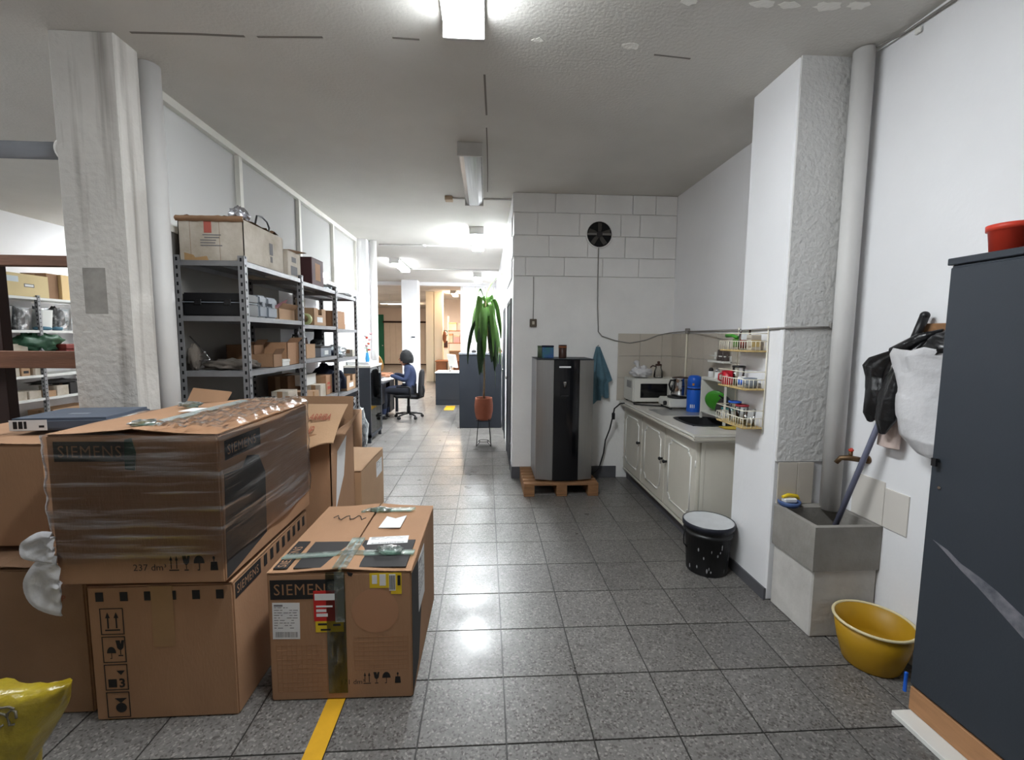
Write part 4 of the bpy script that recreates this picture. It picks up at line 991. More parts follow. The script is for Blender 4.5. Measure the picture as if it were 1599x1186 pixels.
# --- fourth boards
for k, (yy, zz) in enumerate(((3.18, 0), (3.42, 0))):
    tag(G().blob((-1.68, yy, LV[0][3]+.04), (.14, .11, .045), 28, 14, .45, 3, 20+k, lambda p, v: (p.x, p.y, max(p.z, -.039))).build('dark_cloth', m_blackfab), ('crumpled black cloth on the fourth board, near end', 'second black cloth bundle on the fourth board beside small white boxes')[k], 'cloth', GS)
for k, (y0, y1, x1, hh) in enumerate(((3.28, 3.36, -1.525, .09), (3.55, 3.72, -1.525, .11))):
    sbox('small_carton', ('small white box among black cloth on the fourth board', 'white box next to the first inner post, fourth board')[k], x1-.13, x1, y0, y1, LV[0][3], LV[0][3]+hh, m_cardwhite)
FB = [('small brown carton nearest the inner post, fourth board', -1.66, -1.53, 3.92, 4.06, .095, m_card3), ('second small brown carton on the fourth board', -1.65, -1.53, 4.09, 4.2, .08, m_card3),
      ('small white carton in the middle of the fourth board', -1.66, -1.53, 4.24, 4.38, .12, m_cardwhite), ('tall brown carton with red print, fourth board middle bay', -1.69, -1.55, 4.45, 4.62, .19, m_card)]
for k, (lab, x0, x1, y0, y1, hh, mm) in enumerate(FB):
    q = sbox('small_carton', lab, x0, x1, y0, y1, LV[1][3], LV[1][3]+hh, mm)
    if k == 3: flat([rect(-.05, .05, .04, .08), rect(-.05, .1, .02, .12)], M('red_mark', S(176, 80, 60), .8), q, RI(.0704, 0, 0), 'printed_mark', .0005)
sbox('carton', 'dark brown carton at the back of the fourth board', -1.89, -1.72, 4.0, 4.4, LV[1][3], LV[1][3]+.22, m_cardin)
sbox('open_carton', 'carton with hand hole at the far end of fourth board', -1.84, -1.52, 5.0, 5.34, LV[2][3], LV[2][3]+.165, m_card3, style='handle')
wt = thing('white_tray', 'white plastic tray hanging over the fourth board, middle bay', 'tray', (-1.66, 4.28, LV[1][3]+.225), group=GS)
G().box(-.05, -.13, 0, .13, .13, .006).box(-.05, -.13, 0, .13, -.124, .1).box(-.05, .124, 0, .13, .13, .1).box(.124, -.13, 0, .13, .13, .1).box(-.056, -.136, .094, .136, .136, .1).build('tray_body', m_shelfwhite, wt, .002)
wt.location.z = LV[1][3]+.12; wt.location.x = -1.76
for k, (yy, rr) in enumerate(((4.74, .09), (4.92, .10))):
    nv = thing('navy_jacket', ('navy work jacket folded on the fourth board, near part of far bay', 'navy work jacket bunched against the hand-hole carton')[k], 'jacket', (-1.68, yy, LV[2][3]), group=GS)
    G().blob((0, 0, .14), (.13, rr*.8, .15), 26, 16, .35, 3, 30+k, lambda p, v: (p.x, p.y, max(p.z, -.139))).build('jacket_body', m_navy, nv)
    G().tube([(.1, 0, .22), (.14, .02, .14), (.15, .0, .04)], [.035, .032, .028], 10).build('jacket_sleeve', m_navy, nv)
# --- lowest boards
sbox('carton', 'dusty carton on the lowest board, near end', -1.88, -1.56, 3.0, 3.5, .16, .46, m_card2)
sbox('carton', 'dusty carton on the lowest board, middle bay', -1.88, -1.56, 3.95, 4.45, .16, .42, m_card2)
pb = thing('plastic_bag', 'large clear plastic bag of refuse at the end of shelving', 'bag', (-1.60, 5.62, 0))
G().blob((0, 0, .30), (.13, .17, .32), 30, 22, .25, 3, 41, lambda p, v: (p.x, p.y, max(p.z, -.299))).build('bag_body', m_plastic_clear, pb)
G().blob((0, .0, .16), (.09, .12, .15), 22, 14, .3, 3, 44, lambda p, v: (p.x, p.y, max(p.z, -.158))).build('bag_contents', m_greycase, pb)
G().tube([(0, 0, .58), (.01, .01, .66), (-.02, .03, .74)], [.06, .022, .05], 12).build('bag_neck', m_plastic_clear, pb)
kr = thing('paper_roll', 'brown paper roll leaning at the end of the shelving', 'roll', (-1.44, 5.05, 0.0))
G().cyl((0, 0, 0), (-.03, .14, .66), .05, n=20).build('roll_body', m_card2, kr)
G().cyl((-.0297, .1387, .654), (-.0302, .1407, .664), .03, n=16).build('roll_core', m_paper, kr)
# ================================================================ SIDE HALL AT THE LEFT
tr = thing('timber_rack', 'red-brown timber rack behind the stained left pillar', 'rack', (-2.9, 2.85, 0))
G().box(-1.5, -.06, 1.885, .80, .0, 1.945).build('rail', m_wood, tr, .003)
G().box(-1.5, -.06, 1.295, .80, .0, 1.395).build('rail', m_wood, tr, .003)
for x in (-.012, -1.45):
    G().box(x-.05, 0, 0, x+.05, .06, 1.945 if x < 0 else 1.66).build('post', m_wooddark, tr, .003)
G().box(.78, 0, 0, .84, .06, 1.945).build('post', m_wooddark, tr, .003)
# white shelving on the left wall
WX0, WX1 = -5.72, -5.35; WPY = [4.9, 5.76, 6.62, 7.48]; WL = [1.925, 1.535, 1.275, 1.0, 0.72, 0.1]
ws = thing('shelving_unit', 'white metal shelving along the far left wall', 'shelf', (-5.535, 6.19, 0))
def LW(x, y): return x+5.535, y-6.19
for y in WPY:
    e = 1 if y < 7 else -1
    slotted_post(WX1, y, -1, e, 1.95, ws, LW); slotted_post(WX0, y, 1, e, 1.95, ws, LW)
for k in range(3):
    for z in WL:
        (a0, b0), (a1, b1) = LW(WX0+.004, WPY[k]+.004), LW(WX1-.004, WPY[k+1]-.001)
        G().box(a0, b0, z-.003, a1, b1, z).box(a1-.003, b0, z-.03, a1, b1, z-.003).box(a0, b0, z-.03, a0+.003, b1, z-.003).build('shelf_board', m_shelfwhite, ws)
GL = 'things on the white shelving'
def lbox(lab, y0, y1, zi, h, mat, d=.22, name='carton', x1=-5.37, style='closed', cat='box'):
    return sbox(name, lab, x1-d, x1, y0, y1, WL[zi], WL[zi]+h, mat, cat, style, 0, GL)
bb = lbox('long beige carton with blue tape on top of the white shelving', 5.02, 5.94, 0, .26, M('beige_carton', S(216, 196, 150), .8, var=.1, vscale=4), .3)
flat([rect(-.3, .16, .1, .225)], M('pale_blue_tape', S(190, 200, 206), .4), bb, RI(.1504, 0, 0), 'tape_band', .0006)
flat([rect(.16, .11, .28, .15), ], m_ink, bb, RI(.1504, 0, 0), 'printed_mark', .0006)
flat([rect(.17, .118, .27, .142)], m_paper, bb, RI(.1512, 0, 0), 'printed_mark', .0004)
lbox('brown carton standing beside the long beige carton', 5.95, 6.10, 0, .31, m_card2, .3, x1=-5.40)
lbox('yellowish carton at the pillar side on top of white shelving', 6.11, 6.32, 0, .31, M('yellow_carton', S(220, 190, 140), .8), .3)
def tote(lab, y0, y1, zi, h, mat, seed):
    t = thing('storage_tub', lab, 'tub', (-5.5, (y0+y1)/2, WL[zi]), group=GL)
    d = (y1-y0)/2
    g = G(); g.surf(28, 8, lambda u, v: ((.11+.02*v)*max(-1, min(1, 1.35*math.cos(2*PI*u))), (d*(.85+.15*v))*max(-1, min(1, 1.35*math.sin(2*PI*u))), h*v), closeu=True)
    g.box(-.1, -d*.85, 0, .1, d*.85, .004).build('tub_body', mat, t)
    G().blob((0, 0, h*.55), (.09, d*.75, h*.5), 20, 12, .4, 3, seed).build('tub_contents', m_greycase if seed % 2 else m_grey_print, t)
tote('clear plastic tub at the left end, second white board', 5.30, 5.50, 1, .27, m_plastic_clear, 51)
tote('clear plastic tub beside the middle post, second white board', 5.52, 5.73, 1, .26, m_plastic_clear, 52)
tote('pale plastic tub past the middle post, second white board', 5.80, 5.98, 1, .25, m_shelfwhite, 53)
tote('clear plastic tub nearest the pillar, second white board', 6.02, 6.24, 1, .28, m_plastic_clear, 54)
for k, (y0, y1) in enumerate(((5.72, 5.95), (5.96, 6.1))):
    tag(G().blob((-5.39, (y0+y1)/2, WL[1]+.022), (.03, (y1-y0)/2, .025), 18, 10, .3, 3, 60+k, lambda p, v: (p.x, p.y, max(p.z, -.021))).build('teal_rag', M('teal_cloth', S(70, 104, 120), .9)), ('teal rag at the shelf edge under the pale tub', 'teal rag at the shelf edge nearest the pillar')[k], 'cloth', GL)
lbox('white carton at the left end, third white board', 5.36, 5.62, 2, .10, m_cardwhite)
lbox('flat grey carton stacked behind the green tarpaulin', 5.4, 5.9, 2, .055, m_beige, .12, x1=-5.58)
tp = tag(G().blob((-5.43, 5.80, WL[2]+.115), (.11, .27, .12), 34, 18, .4, 2.4, 71, lambda p, v: (p.x, p.y, max(p.z, -.114))).build('green_tarpaulin', m_greentarp), 'folded green tarpaulin on the white shelving', 'tarpaulin', GL)
tag(G().obox((-5.36, 6.18, WL[2]+.06), (.16, .36, .06)).obox((-5.36, 6.18, WL[2]+.014), (.14, .34, .028)).build('red_case', M('dark_red', S(128, 52, 46), .6), None, .006), 'flat dark red case beside the green tarpaulin', 'case', GL)
for o_ in (tp,): pass
lbox('small white carton at the left end of fourth white board', 5.40, 5.50, 3, .10, m_cardwhite)
q = lbox('tall tan carton with dark print on the fourth white board', 5.52, 5.62, 3, .15, m_card3)
flat([rect(-.025, .10, .02, .125), rect(-.03, .03, .03, .06)], m_grey_print, q, RI(.1104, 0, 0), 'printed_mark', .0005)
lbox('small white carton by the middle post, fourth white board', 5.68, 5.745, 3, .085, m_cardwhite)
lbox('dark carton at the back of the fourth white board', 5.5, 5.72, 3, .11, m_cardin, .12, x1=-5.56)
lbox('white carton on the left of the fifth white board', 5.40, 5.56, 4, .10, m_cardwhite)
lbox('white carton by the middle post, fifth white board', 5.585, 5.73, 4, .095, m_cardwhite)
lbox('brown carton just past the middle post, fifth white board', 5.80, 5.92, 4, .075, m_card3)
lbox('larger white carton on the right of the fifth white board', 5.93, 6.09, 4, .125, m_cardwhite)
lbox('dark grey carton nearest the pillar, fifth white board', 6.11, 6.24, 4, .15, m_grey_print)
tag(G().blob((-5.5, 6.05, WL[4]+.17), (.12, .28, .03), 24, 12, .4, 3, 80).build('dark_cloth', m_grey_print), 'dark cloth over the cartons on the fifth white board', 'cloth', GL)
lbox('pale carton on the lowest white board', 5.1, 5.7, 5, .35, m_cardwhite, .3)
lbox('second pale carton on the lowest white board', 5.85, 6.5, 5, .45, m_card3, .3)

# ================================================================ CORRIDOR AND OFFICE BEYOND
dc = thing('display_cabinet', 'dark glass-fronted display cabinet past the shelving', 'cabinet', (-1.78, 6.62, 0))
a, b, h = .185, .33, 1.06
G().box(-a, -b, .08, a, -b+.025, h).build('side_panel', m_dkblue2, dc)
G().box(-a, b-.025, .08, a, b, h).build('side_panel', m_dkblue2, dc)
G().box(-a, -b, .08, -a+.02, b, h).build('back_panel', M('pale_cabinet_back', S(150, 166, 162), .6), dc)
G().box(-a, -b, .08, a, b, .12).build('bottom_panel', m_dkblue2, dc)
G().box(-a-.01, -b-.01, h, a+.012, b+.01, h+.03).build('cabinet_top', M('stone_top', S(190, 186, 178), .5), dc, .004)
for z in (.40, .62, .82): G().box(-a+.02, -b+.025, z, a-.015, b-.025, z+.008).build('glass_shelf', m_glass_green, dc)
for s in (-1, 1): G().box(a-.006, -b+.026 if s < 0 else .002, .13, a, -.002 if s < 0 else b-.026, h-.01).build('glass_door', m_glass_green, dc)
for sx in (-1, 1):
    for sy in (-1, 1): G().box(sx*(a-.03)-.02, sy*(b-.03)-.02, 0, sx*(a-.03)+.02, sy*(b-.03)+.02, .08).build('foot', m_dkblue2, dc)
tag(G().obox((-1.72, 6.72, .83+.055), (.1, .16, .11)).build('teal_box', M('teal_plastic', S(70, 176, 160), .5), None, .01), 'teal box on the upper glass shelf of display cabinet', 'box')
for k, (yy, z) in enumerate(((6.45, .63), (6.55, .41), (6.8, .63))):
    j = thing('small_jar', ('pale jar on the middle glass shelf, near side', 'pale jar on the lower glass shelf', 'pale jar on the middle glass shelf, far side')[k], 'jar', (-1.72, yy, z), group='jars in the display cabinet')
    G().lathe([(.001, 0), (.035, 0), (.035, .08), (.026, .1), (.001, .1)], 16).build('jar_body', m_beige, j)
    G().lathe([(.001, .1), (.03, .1), (.03, .12), (.001, .12)], 16).build('jar_lid', m_frame, j)
np_ = thing('newspaper_stack', 'stack of pale papers on top of the display cabinet', 'papers', (-1.78, 6.6, 1.09))
for k in range(5): G().obox((random.uniform(-.01, .01), random.uniform(-.02, .02), .006+.009*k), (.3, .46, .008), (0, 0, random.uniform(-.06, .06))).build('paper_sheet', m_paper, np_)
vs_ = thing('flower_vase', 'blue vase of red and white flowers on the display cabinet', 'vase', (-1.66, 6.42, 1.135))
G().lathe([(.001, 0), (.026, 0), (.03, .05), (.022, .09), (.018, .12), (.02, .13), (.012, .13), (.012, .02)], 18).build('vase_body', M('sky_blue_glaze', S(60, 150, 206), .35), vs_)
for k in range(9):
    t = k*2.4; r = .03+.012*(k % 3); z = .17+.028*k
    G().tube([(0, 0, .12), (r*.6*math.cos(t), r*.6*math.sin(t), z-.02)], .002, 5).build('flower_stem', m_leaf, vs_)
    G().blob((r*math.cos(t)*.9, r*math.sin(t)*.9, z), (.019, .019, .015), 12, 8, .4, 4, k).build('flower_head', (m_redplastic, m_paper, m_pink)[k % 3], vs_)

# desk and seated person
dk = thing('office_desk', 'dark desk in front of the seated person', 'desk', (-1.95, 8.35, 0))
G().box(-.45, -.75, .68, .22, .75, .71).build('desk_top', m_dkblue2, dk, .004)
for sx, sy in ((.17, -.7), (.17, .7), (-.4, -.7), (-.4, .7)): G().box(sx-.025, sy-.025, 0, sx+.025, sy+.025, .68).build('leg', m_dkblue2, dk)
G().box(-.4, -.68, .35, -.38, .68, .68).build('modesty_panel', m_dkblue2, dk)
G().box(-.3, -.62, .30, .14, -.1, .675).build('drawer_unit', m_black, dk, .004)
G().box(-.3, .22, .06, .14, .62, .675).build('drawer_unit', m_black, dk, .004)  # not drawers: black block added for the shade around chair and legs
for k in range(3): tag(G().obox((-1.86+.06*k, 8.15+.3*k, .7135), (.21, .3, .006), (0, 0, .3*k-.3)).build('paper_sheet', m_paper), ('sheet of paper on the near end of the desk', 'sheet of paper under the person\'s hands', 'sheet of paper on the far end of the desk')[k], 'paper', 'papers on the desk')
hat = thing('straw_basket', 'round woven straw basket leaning beyond the desk', 'basket', (-2.35, 9.6, .71))
mm = Matrix.Rotation(-1.15, 4, 'X') @ Matrix.Rotation(.5, 4, 'Y')
G().lathe([(.001, .10), (.08, .10), (.11, .03), (.24, .0), (.25, .008), (.12, .045), (.09, .11), (.001, .112)], 28, (0, 0, .24), 0, mm).build('basket_weave', m_straw, hat)
tbl = thing('side_table', 'low wooden table carrying the straw basket', 'table', (-2.4, 9.65, 0))
G().box(-.35, -.3, .68, .35, .3, .71).build('table_top', m_oak, tbl)
for sx in (-.3, .3):
    for sy in (-.25, .25): G().box(sx-.02, sy-.02, 0, sx+.02, sy+.02, .68).build('leg', m_oak, tbl)

ch = thing('office_chair', 'black swivel chair under the seated person', 'chair', (-1.42, 8.3, 0))
for k in range(5):
    t = 2*PI*k/5+.35
    G().tube([(.03*math.cos(t), .03*math.sin(t), .09), (.14*math.cos(t), .14*math.sin(t), .085), (.25*math.cos(t), .25*math.sin(t), .062)], [.022, .018, .014], 8).build('base_arm', m_black, ch)
    c = Vector((.25*math.cos(t), .25*math.sin(t), .028)); n = Vector((-math.sin(t), math.cos(t), 0))
    G().cyl(c-n*.022, c+n*.022, .027, n=14).build('caster', m_black, ch)
G().cyl((0, 0, .08), (0, 0, .38), .024, n=14).cyl((0, 0, .1), (0, 0, .22), .034, n=14).build('gas_column', m_black, ch)
def seat_f(u, v):
    t = 2*PI*u; q = lambda s_: math.copysign(abs(s_)**.5, s_)
    k = math.sin(PI*v)**.35
    return (-.02+.23*q(math.cos(t))*k, .23*q(math.sin(t))*k, .415-.035*math.cos(PI*v))
G().surf(32, 10, seat_f, closeu=True).build('seat', m_blackfab, ch)
def back_f(u, v):
    t = 2*PI*u; q = lambda s_: math.copysign(abs(s_)**.5, s_)
    k = math.sin(PI*v)**.3
    z = .645+.255*q(math.sin(t))*k
    return (.235+.035*math.cos(PI*v)+.06*(z-.62), .225*q(math.cos(t))*k, z)
G().surf(32, 10, back_f, closeu=True).build('backrest', m_blackfab, ch)
G().tube([(.0, 0, .37), (.16, 0, .36), (.27, 0, .40), (.285, 0, .5), (.28, 0, .6)], .018, 8).build('back_support', m_black, ch)
for s in (-1, 1): G().tube([(.06, s*.2, .39), (.08, s*.27, .42), (.08, s*.28, .58), (.05, s*.28, .6), (-.16, s*.28, .6)], .016, 8).build('armrest', m_black, ch)

def skin(name, pts, edges, mat, parent, sub=2):
    me = bpy.data.meshes.new(name); me.from_pydata([p[:3] for p in pts], edges, [])
    o = link(name, me, parent); me.materials.append(mat)
    md = o.modifiers.new('skin', 'SKIN')
    if not me.skin_vertices: pass
    sv = me.skin_vertices[0].data
    for i, p in enumerate(pts):
        r = p[3]; sv[i].radius = r if isinstance(r, tuple) else (r, r)
    sv[0].use_root = True
    md.use_smooth_shade = True
    s_ = o.modifiers.new('subdivision', 'SUBSURF'); s_.levels = sub; s_.render_levels = sub
    return o
# person, facing -X towards the desk; origin on the floor under the chair
pe = thing('person', 'person in blue sweatshirt seated at the desk, facing left', 'person', (-1.39, 8.3, 0))
pe.scale = (1.07, 1.07, 1.07)
P = [(0, 0, .50, (.115, .10)),            # 0 pelvis
     (.02, 0, .62, (.12, .10)),           # 1 waist
     (.02, 0, .75, (.135, .105)),         # 2 chest
     (-.02, 0, .855, (.10, .08)),         # 3 upper chest
     (-.045, 0, .91, (.05, .05)),         # 4 neck
     (-.055, 0, .955, (.045, .045)),      # 5 head base
     (0, -.14, .845, .062), (-.04, -.215, .66, .047), (-.24, -.17, .735, .036), (-.30, -.155, .742, .028),     # right arm to wrist
     (0, .14, .845, .062), (-.04, .215, .66, .047), (-.24, .17, .735, .036), (-.30, .155, .742, .028),
     (-.02, -.10, .48, .085), (-.40, -.11, .49, .062), (-.42, -.11, .12, .042), (-.42, -.11, .06, .035),
     (-.02, .10, .48, .085), (-.40, .11, .49, .062), (-.42, .11, .12, .042), (-.42, .11, .06, .035)]
Ed = [(0, 1), (1, 2), (2, 3), (3, 4), (4, 5), (3, 6), (6, 7), (7, 8), (8, 9), (3, 10), (10, 11), (11, 12), (12, 13), (0, 14), (14, 15), (15, 16), (16, 17), (0, 18), (18, 19), (19, 20), (20, 21)]
skin('body', P, Ed, m_shirt, pe)
# trousers drawn over the legs
P2 = [(0, 0, .495, (.118, .105)), (-.02, -.10, .475, .088), (-.40, -.11, .487, .066), (-.42, -.11, .14, .05), (-.02, .10, .475, .088), (-.40, .11, .487, .066), (-.42, .11, .14, .05)]
skin('trousers', P2, [(0, 1), (1, 2), (2, 3), (0, 4), (4, 5), (5, 6)], m_trouser, pe)
def head_f(u, v):
    t = 2*PI*u; ph = PI*v
    d = Vector((math.sin(ph)*math.cos(t), math.sin(ph)*math.sin(t), math.cos(ph)))
    x, y, z = d.x*.095, d.y*.075, d.z*.118
    if z < 0: x = x*(1-.18*(-z/.118)) - .012*(-z/.118)
    if d.x < -.6:                                  # face plane with nose and brow
        f_ = math.exp(-((d.y)/.16)**2)
        x -= .022*f_*math.exp(-((d.z+.12)/.16)**2)
        x += .006*math.exp(-((abs(d.y)-.33)/.14)**2)*math.exp(-((d.z-.06)/.1)**2)
        x -= .006*f_*math.exp(-((d.z+.5)/.08)**2)
    return (-.075+x, y, 1.015+z)
G().surf(40, 28, head_f, closeu=True).build('head', m_skin, pe)
def hair_f(u, v):
    t = 2*PI*u; ph = PI*.62*v
    d = Vector((math.sin(ph)*math.cos(t), math.sin(ph)*math.sin(t), math.cos(ph)))
    front = max(0, -d.x)
    k = 1.26+.06*noise.noise(d*6)
    return (-.058+d.x*.10*k*(1-.18*front), d.y*.085*k, 1.03+d.z*.115*k-(0 if front > .45 else .03*v))
G().surf(36, 16, hair_f, closeu=True).build('hair', m_hair, pe)
for s in (-1, 1):
    G().blob((-.07, s*.078, 1.0), (.018, .008, .028), 12, 8, 0).build('ear', m_skin, pe)
    G().blob((-.160, s*.028, 1.022), (.008, .012, .007), 10, 8, 0).build('eye', m_black, pe)
G().obox((-.166, 0, .957), (.012, .045, .008)).build('mouth', M('lips', S(150, 92, 82), .6), pe, .003)
for s in (-1, 1):
    hp = [(-.295, s*.156, .742, .026), (-.335, s*.15, .735, .03), (-.365, s*.148, .73, .024)]
    he = [(0, 1), (1, 2)]
    for k in range(4):
        ln = (.05, .06, .055, .042)[k]; yy = s*.148+(k-1.5)*.016
        i = len(hp); hp += [(-.385, yy, .73, .0085), (-.385-ln*.6, yy, .733, .008), (-.385-ln, yy, .722, .007)]
        he += [(2, i), (i, i+1), (i+1, i+2)]
    i = len(hp); hp += [(-.345, s*.115, .73, .010), (-.375, s*.1, .725, .0085)]; he += [(1, i), (i, i+1)]
    skin('hand', hp, he, m_skin, pe)
    G().tube([(-.40, s*.11, .055), (-.46, s*.11, .04), (-.54, s*.11, .03)], [.045, .045, .03], 12).box(-.56, s*.11-.045, 0, -.37, s*.11+.045, .018).build('shoe', m_black, pe)

# tall dark cabinet, plant, desk pedestal
tc = thing('steel_cabinet', 'tall dark steel cabinet behind the potted plant', 'cabinet', (-.09, 7.62, 0))
G().box(-.345, -.27, 0, .345, .27, 1.205).build('cabinet_body', m_dkblue2, tc, .004)
G().box(-.352, -.278, 1.205, .352, .278, 1.235).build('cabinet_top', M('grey_cabinet_top', S(120, 124, 130), .5), tc, .003)
G().box(-.005, -.2725, .02, -.001, -.269, 1.19).build('panel_joint', m_slot, tc)
bk = thing('book_stack', 'small stack of brown folders on the tall dark cabinet', 'folders', (.15, 7.5, 1.235))
for k in range(4): G().obox((random.uniform(-.01, .01), 0, .010+.017*k), (.2, .28, .015), (0, 0, random.uniform(-.1, .1))).build('folder', (m_oak, m_card2, m_brownpot, m_card)[k], bk, .002)
tag(G().blob((-.2, 7.5, 1.255), (.04, .04, .025), 16, 10, .1, 3, 3, lambda p, v: (p.x, p.y, max(p.z, -.02))).build('stone_weight', m_grey_print), 'small dark round object on the tall dark cabinet', 'ornament')

PLX, PLY = -.03, 6.16
stn = thing('plant_stand', 'black wire plant stand under the terracotta pot', 'plant stand', (PLX, PLY, 0))
for k in range(4):
    t = PI/4+k*PI/2
    G().tube([(.10*math.cos(t), .10*math.sin(t), .375), (.125*math.cos(t), .125*math.sin(t), .15), (.14*math.cos(t), .14*math.sin(t), .006), (.07*math.cos(t), .07*math.sin(t), .06)], .006, 6).build('leg', m_wire, stn)
G().tube([(.105*math.cos(2*PI*k/24), .105*math.sin(2*PI*k/24), .352) for k in range(24)], .005, 6, closed=True).build('top_ring', m_wire, stn)
G().tube([(.07*math.cos(2*PI*k/24), .07*math.sin(2*PI*k/24), .06) for k in range(24)], .004, 6, closed=True).build('lower_ring', m_wire, stn)
pot = thing('terracotta_pot', 'round terracotta pot on the wire stand', 'pot', (PLX, PLY, .358))
G().lathe([(.001, 0), (.09, 0), (.108, .03), (.126, .12), (.128, .2), (.118, .29), (.115, .31), (.105, .31), (.108, .28), (.10, .24)], 32).build('pot_body', m_terra, pot)
G().lathe([(.001, .272), (.104, .268)], 28).build('soil', m_soil, pot)
pln = thing('corn_plant', 'tall drooping corn plant growing in the terracotta pot', 'plant', (PLX, PLY, .628))
G().tube([(0, 0, -.03), (.008, 0, .3), (.0, .01, .7), (.02, 0, 1.0), (.02, 0, 1.36)], [.014, .013, .013, .015, .012], 10).build('stem', m_stem, pln)
def leaf(z0, az, reach, rise, drop, wid, mat, seed, up=False):
    n = 14; g = G(); rnd = random.Random(seed); tw = rnd.uniform(-1.25, 1.25)
    c, s_ = math.cos(az), math.sin(az)
    pts = []
    for k in range(n+1):
        t = k/n
        # goes up and out, then hangs straight down
        r = reach*(1-(1-t)**2.2); z = z0+rise*math.sin(PI*min(1, t*1.6))*(1 if t < .62 else 1)-drop*max(0, t-.22)**1.25/.73
        if up: z = z0+rise*t**.8-.07*t**4; r = reach*t**1.4
        pts.append((r, z, t))
    vs = []; fs = []
    for r, z, t in pts:
        w = wid*(math.sin(PI*min(.98, .06+.92*t))**.75)
        a2 = tw
        for q, dz in ((-1, .012), (0, -.006), (1, .012)):
            ox = -s_*w*q*math.cos(a2)+c*w*q*math.sin(a2); oy = c*w*q*math.cos(a2)+s_*w*q*math.sin(a2)
            vs.append((.02+c*r+ox, s_*r+oy, z+dz*(w/.03)))
    for k in range(n):
        for j in range(2): fs.append((3*k+j, 3*k+j+1, 3*k+4+j, 3*k+3+j))
    g._add(vs, fs, 0, True)
    o = g.build('leaf', mat, pln)
    md = o.modifiers.new('thickness', 'SOLIDIFY'); md.thickness = .0015
rl = random.Random(5)
for k in range(14):     # fresh upper leaves
    leaf(1.04+.36*(k % 5)/5, k*2.4+.4, rl.uniform(.13, .235), rl.uniform(.06, .20), rl.uniform(.32, .60), rl.uniform(.030, .046), m_leaf, k)
for k in range(15):     # older hanging leaves
    leaf(.92+.26*(k % 5)/5, k*2.1, rl.uniform(.07, .17), rl.uniform(.01, .05), rl.uniform(.5, .76), rl.uniform(.046, .062), m_leafd, 40+k)
leaf(1.05, -.9, .07, .02, .42, .034, m_leafdry, 90)
leaf(1.0, -1.4, .06, .02, .36, .03, m_leafdry, 91)
leaf(1.33, .1, .24, .46, .08, .04, m_leaf, 92, True)      # the one rising leaf
leaf(1.05, 3.1, .24, .05, .55, .028, m_leafd, 93)
pd = thing('desk_pedestal', 'low dark desk unit with papers and a monitor beyond the cabinet', 'desk', (-.78, 10.2, 0))
G().box(-.32, -.33, 0, .45, .35, .70).build('pedestal_body', m_dkblue2, pd, .004)
G().box(-.34, -.35, .70, .47, .37, .715).build('desk_top', M('pale_desk_top', S(206, 212, 214), .4), pd, .003)
G().box(-.325, -.334, .11, .45, -.328, .114).build('kick_joint', m_slot, pd)
mo = thing('computer_monitor', 'slim white monitor seen edge-on on the low dark desk', 'monitor', (-.75, 10.15, .715))
G().obox((0, 0, .24), (.035, .42, .30), (0, -.22, .5)).build('screen_shell', m_white, mo, .008)
G().obox((.019*1, .010, .244), (.004, .39, .27), (0, -.22, .5)).build('screen', m_window_dark, mo)
G().tube([(-.02, 0, .12), (-.05, -.02, .05), (-.06, -.03, .01)], .018, 8).build('stand_neck', m_chrome, mo)
G().box(-.13, -.10, 0, .02, .06, .008).build('stand_foot', m_chrome, mo, .003)
for k in range(3): tag(G().obox((-1.0+.13*k, 9.98+.05*k, .720), (.2, .15, .006), (0, 0, .4*k)).build('paper_sheet', m_paper), ('sheet of paper at the left of the low desk', 'middle sheet of paper on the low desk', 'sheet of paper by the monitor foot')[k], 'paper', 'papers on the low desk')

# far warm-lit room
wd = thing('wooden_desk', 'brown wooden desk in the warm back room', 'desk', (-1.15, 14.6, 0))
G().box(-.45, -.35, .70, .45, .35, .735).build('desk_top', m_oak, wd, .004)
G().box(-.42, -.32, .12, -.1, .32, .70).build('drawer_unit', m_oak, wd, .004)
G().box(.12, -.32, .12, .42, .32, .70).build('drawer_unit', m_oak, wd, .004)
for s in (-.4, .4): G().box(s-.03, -.3, 0, s+.03, .3, .12).build('foot', m_oak, wd)
rk = thing('box_shelf', 'pale wall shelves with boxes above the wooden desk', 'shelf', (-.98, 16.0, .0))
for z in (1.25, 1.68): G().box(-.35, -.15, z, .35, .15, z+.025).build('shelf_board', m_oak, rk)
for s in (-.34, .34): G().box(s-.015, -.15, 0, s+.015, .15, 2.2).build('side_panel', m_frame, rk)
k = 0
for z, lst in ((1.275, ((-.27, .18, .32), (-.05, .2, .26), (.18, .2, .3))), (1.705, ((-.2, .3, .28), (.16, .26, .25)))):
    for x0, w_, h_ in lst:
        names = ('pale box at the left of the lower wall shelf', 'middle pink box on the lower wall shelf', 'pale box at the right of the lower wall shelf', 'wide pale box on the upper wall shelf', 'second pale box on the upper wall shelf')
        tt = thing('storage_box', names[k], 'box', (-.98+x0, 16.0, z), group='boxes on the wall shelves')
        G().box(-w_/2, -.12, 0, w_/2, .12, h_*.8).build('box_body', (m_cardwhite, m_pink, m_card3)[k % 3], tt, .004)
        G().box(-w_/2-.005, -.125, h_*.8, w_/2+.005, .125, h_).build('box_lid', (m_card3, m_cardwhite, m_pink)[k % 3], tt, .003)
        k += 1
ctn = thing('storage_box', 'large pink carton on the back of the wooden desk', 'box', (-1.0, 14.7, .735))
G().box(-.17, -.15, 0, .2, .15, .3).build('box_body', m_card3, ctn, .005)
G().box(-.175, -.155, .25, .205, .155, .305).build('box_lid', m_card3, ctn, .004)
ck = thing('wall_clock', 'round green wall clock in the warm back room', 'clock', (-1.62, 18.0, 1.62))
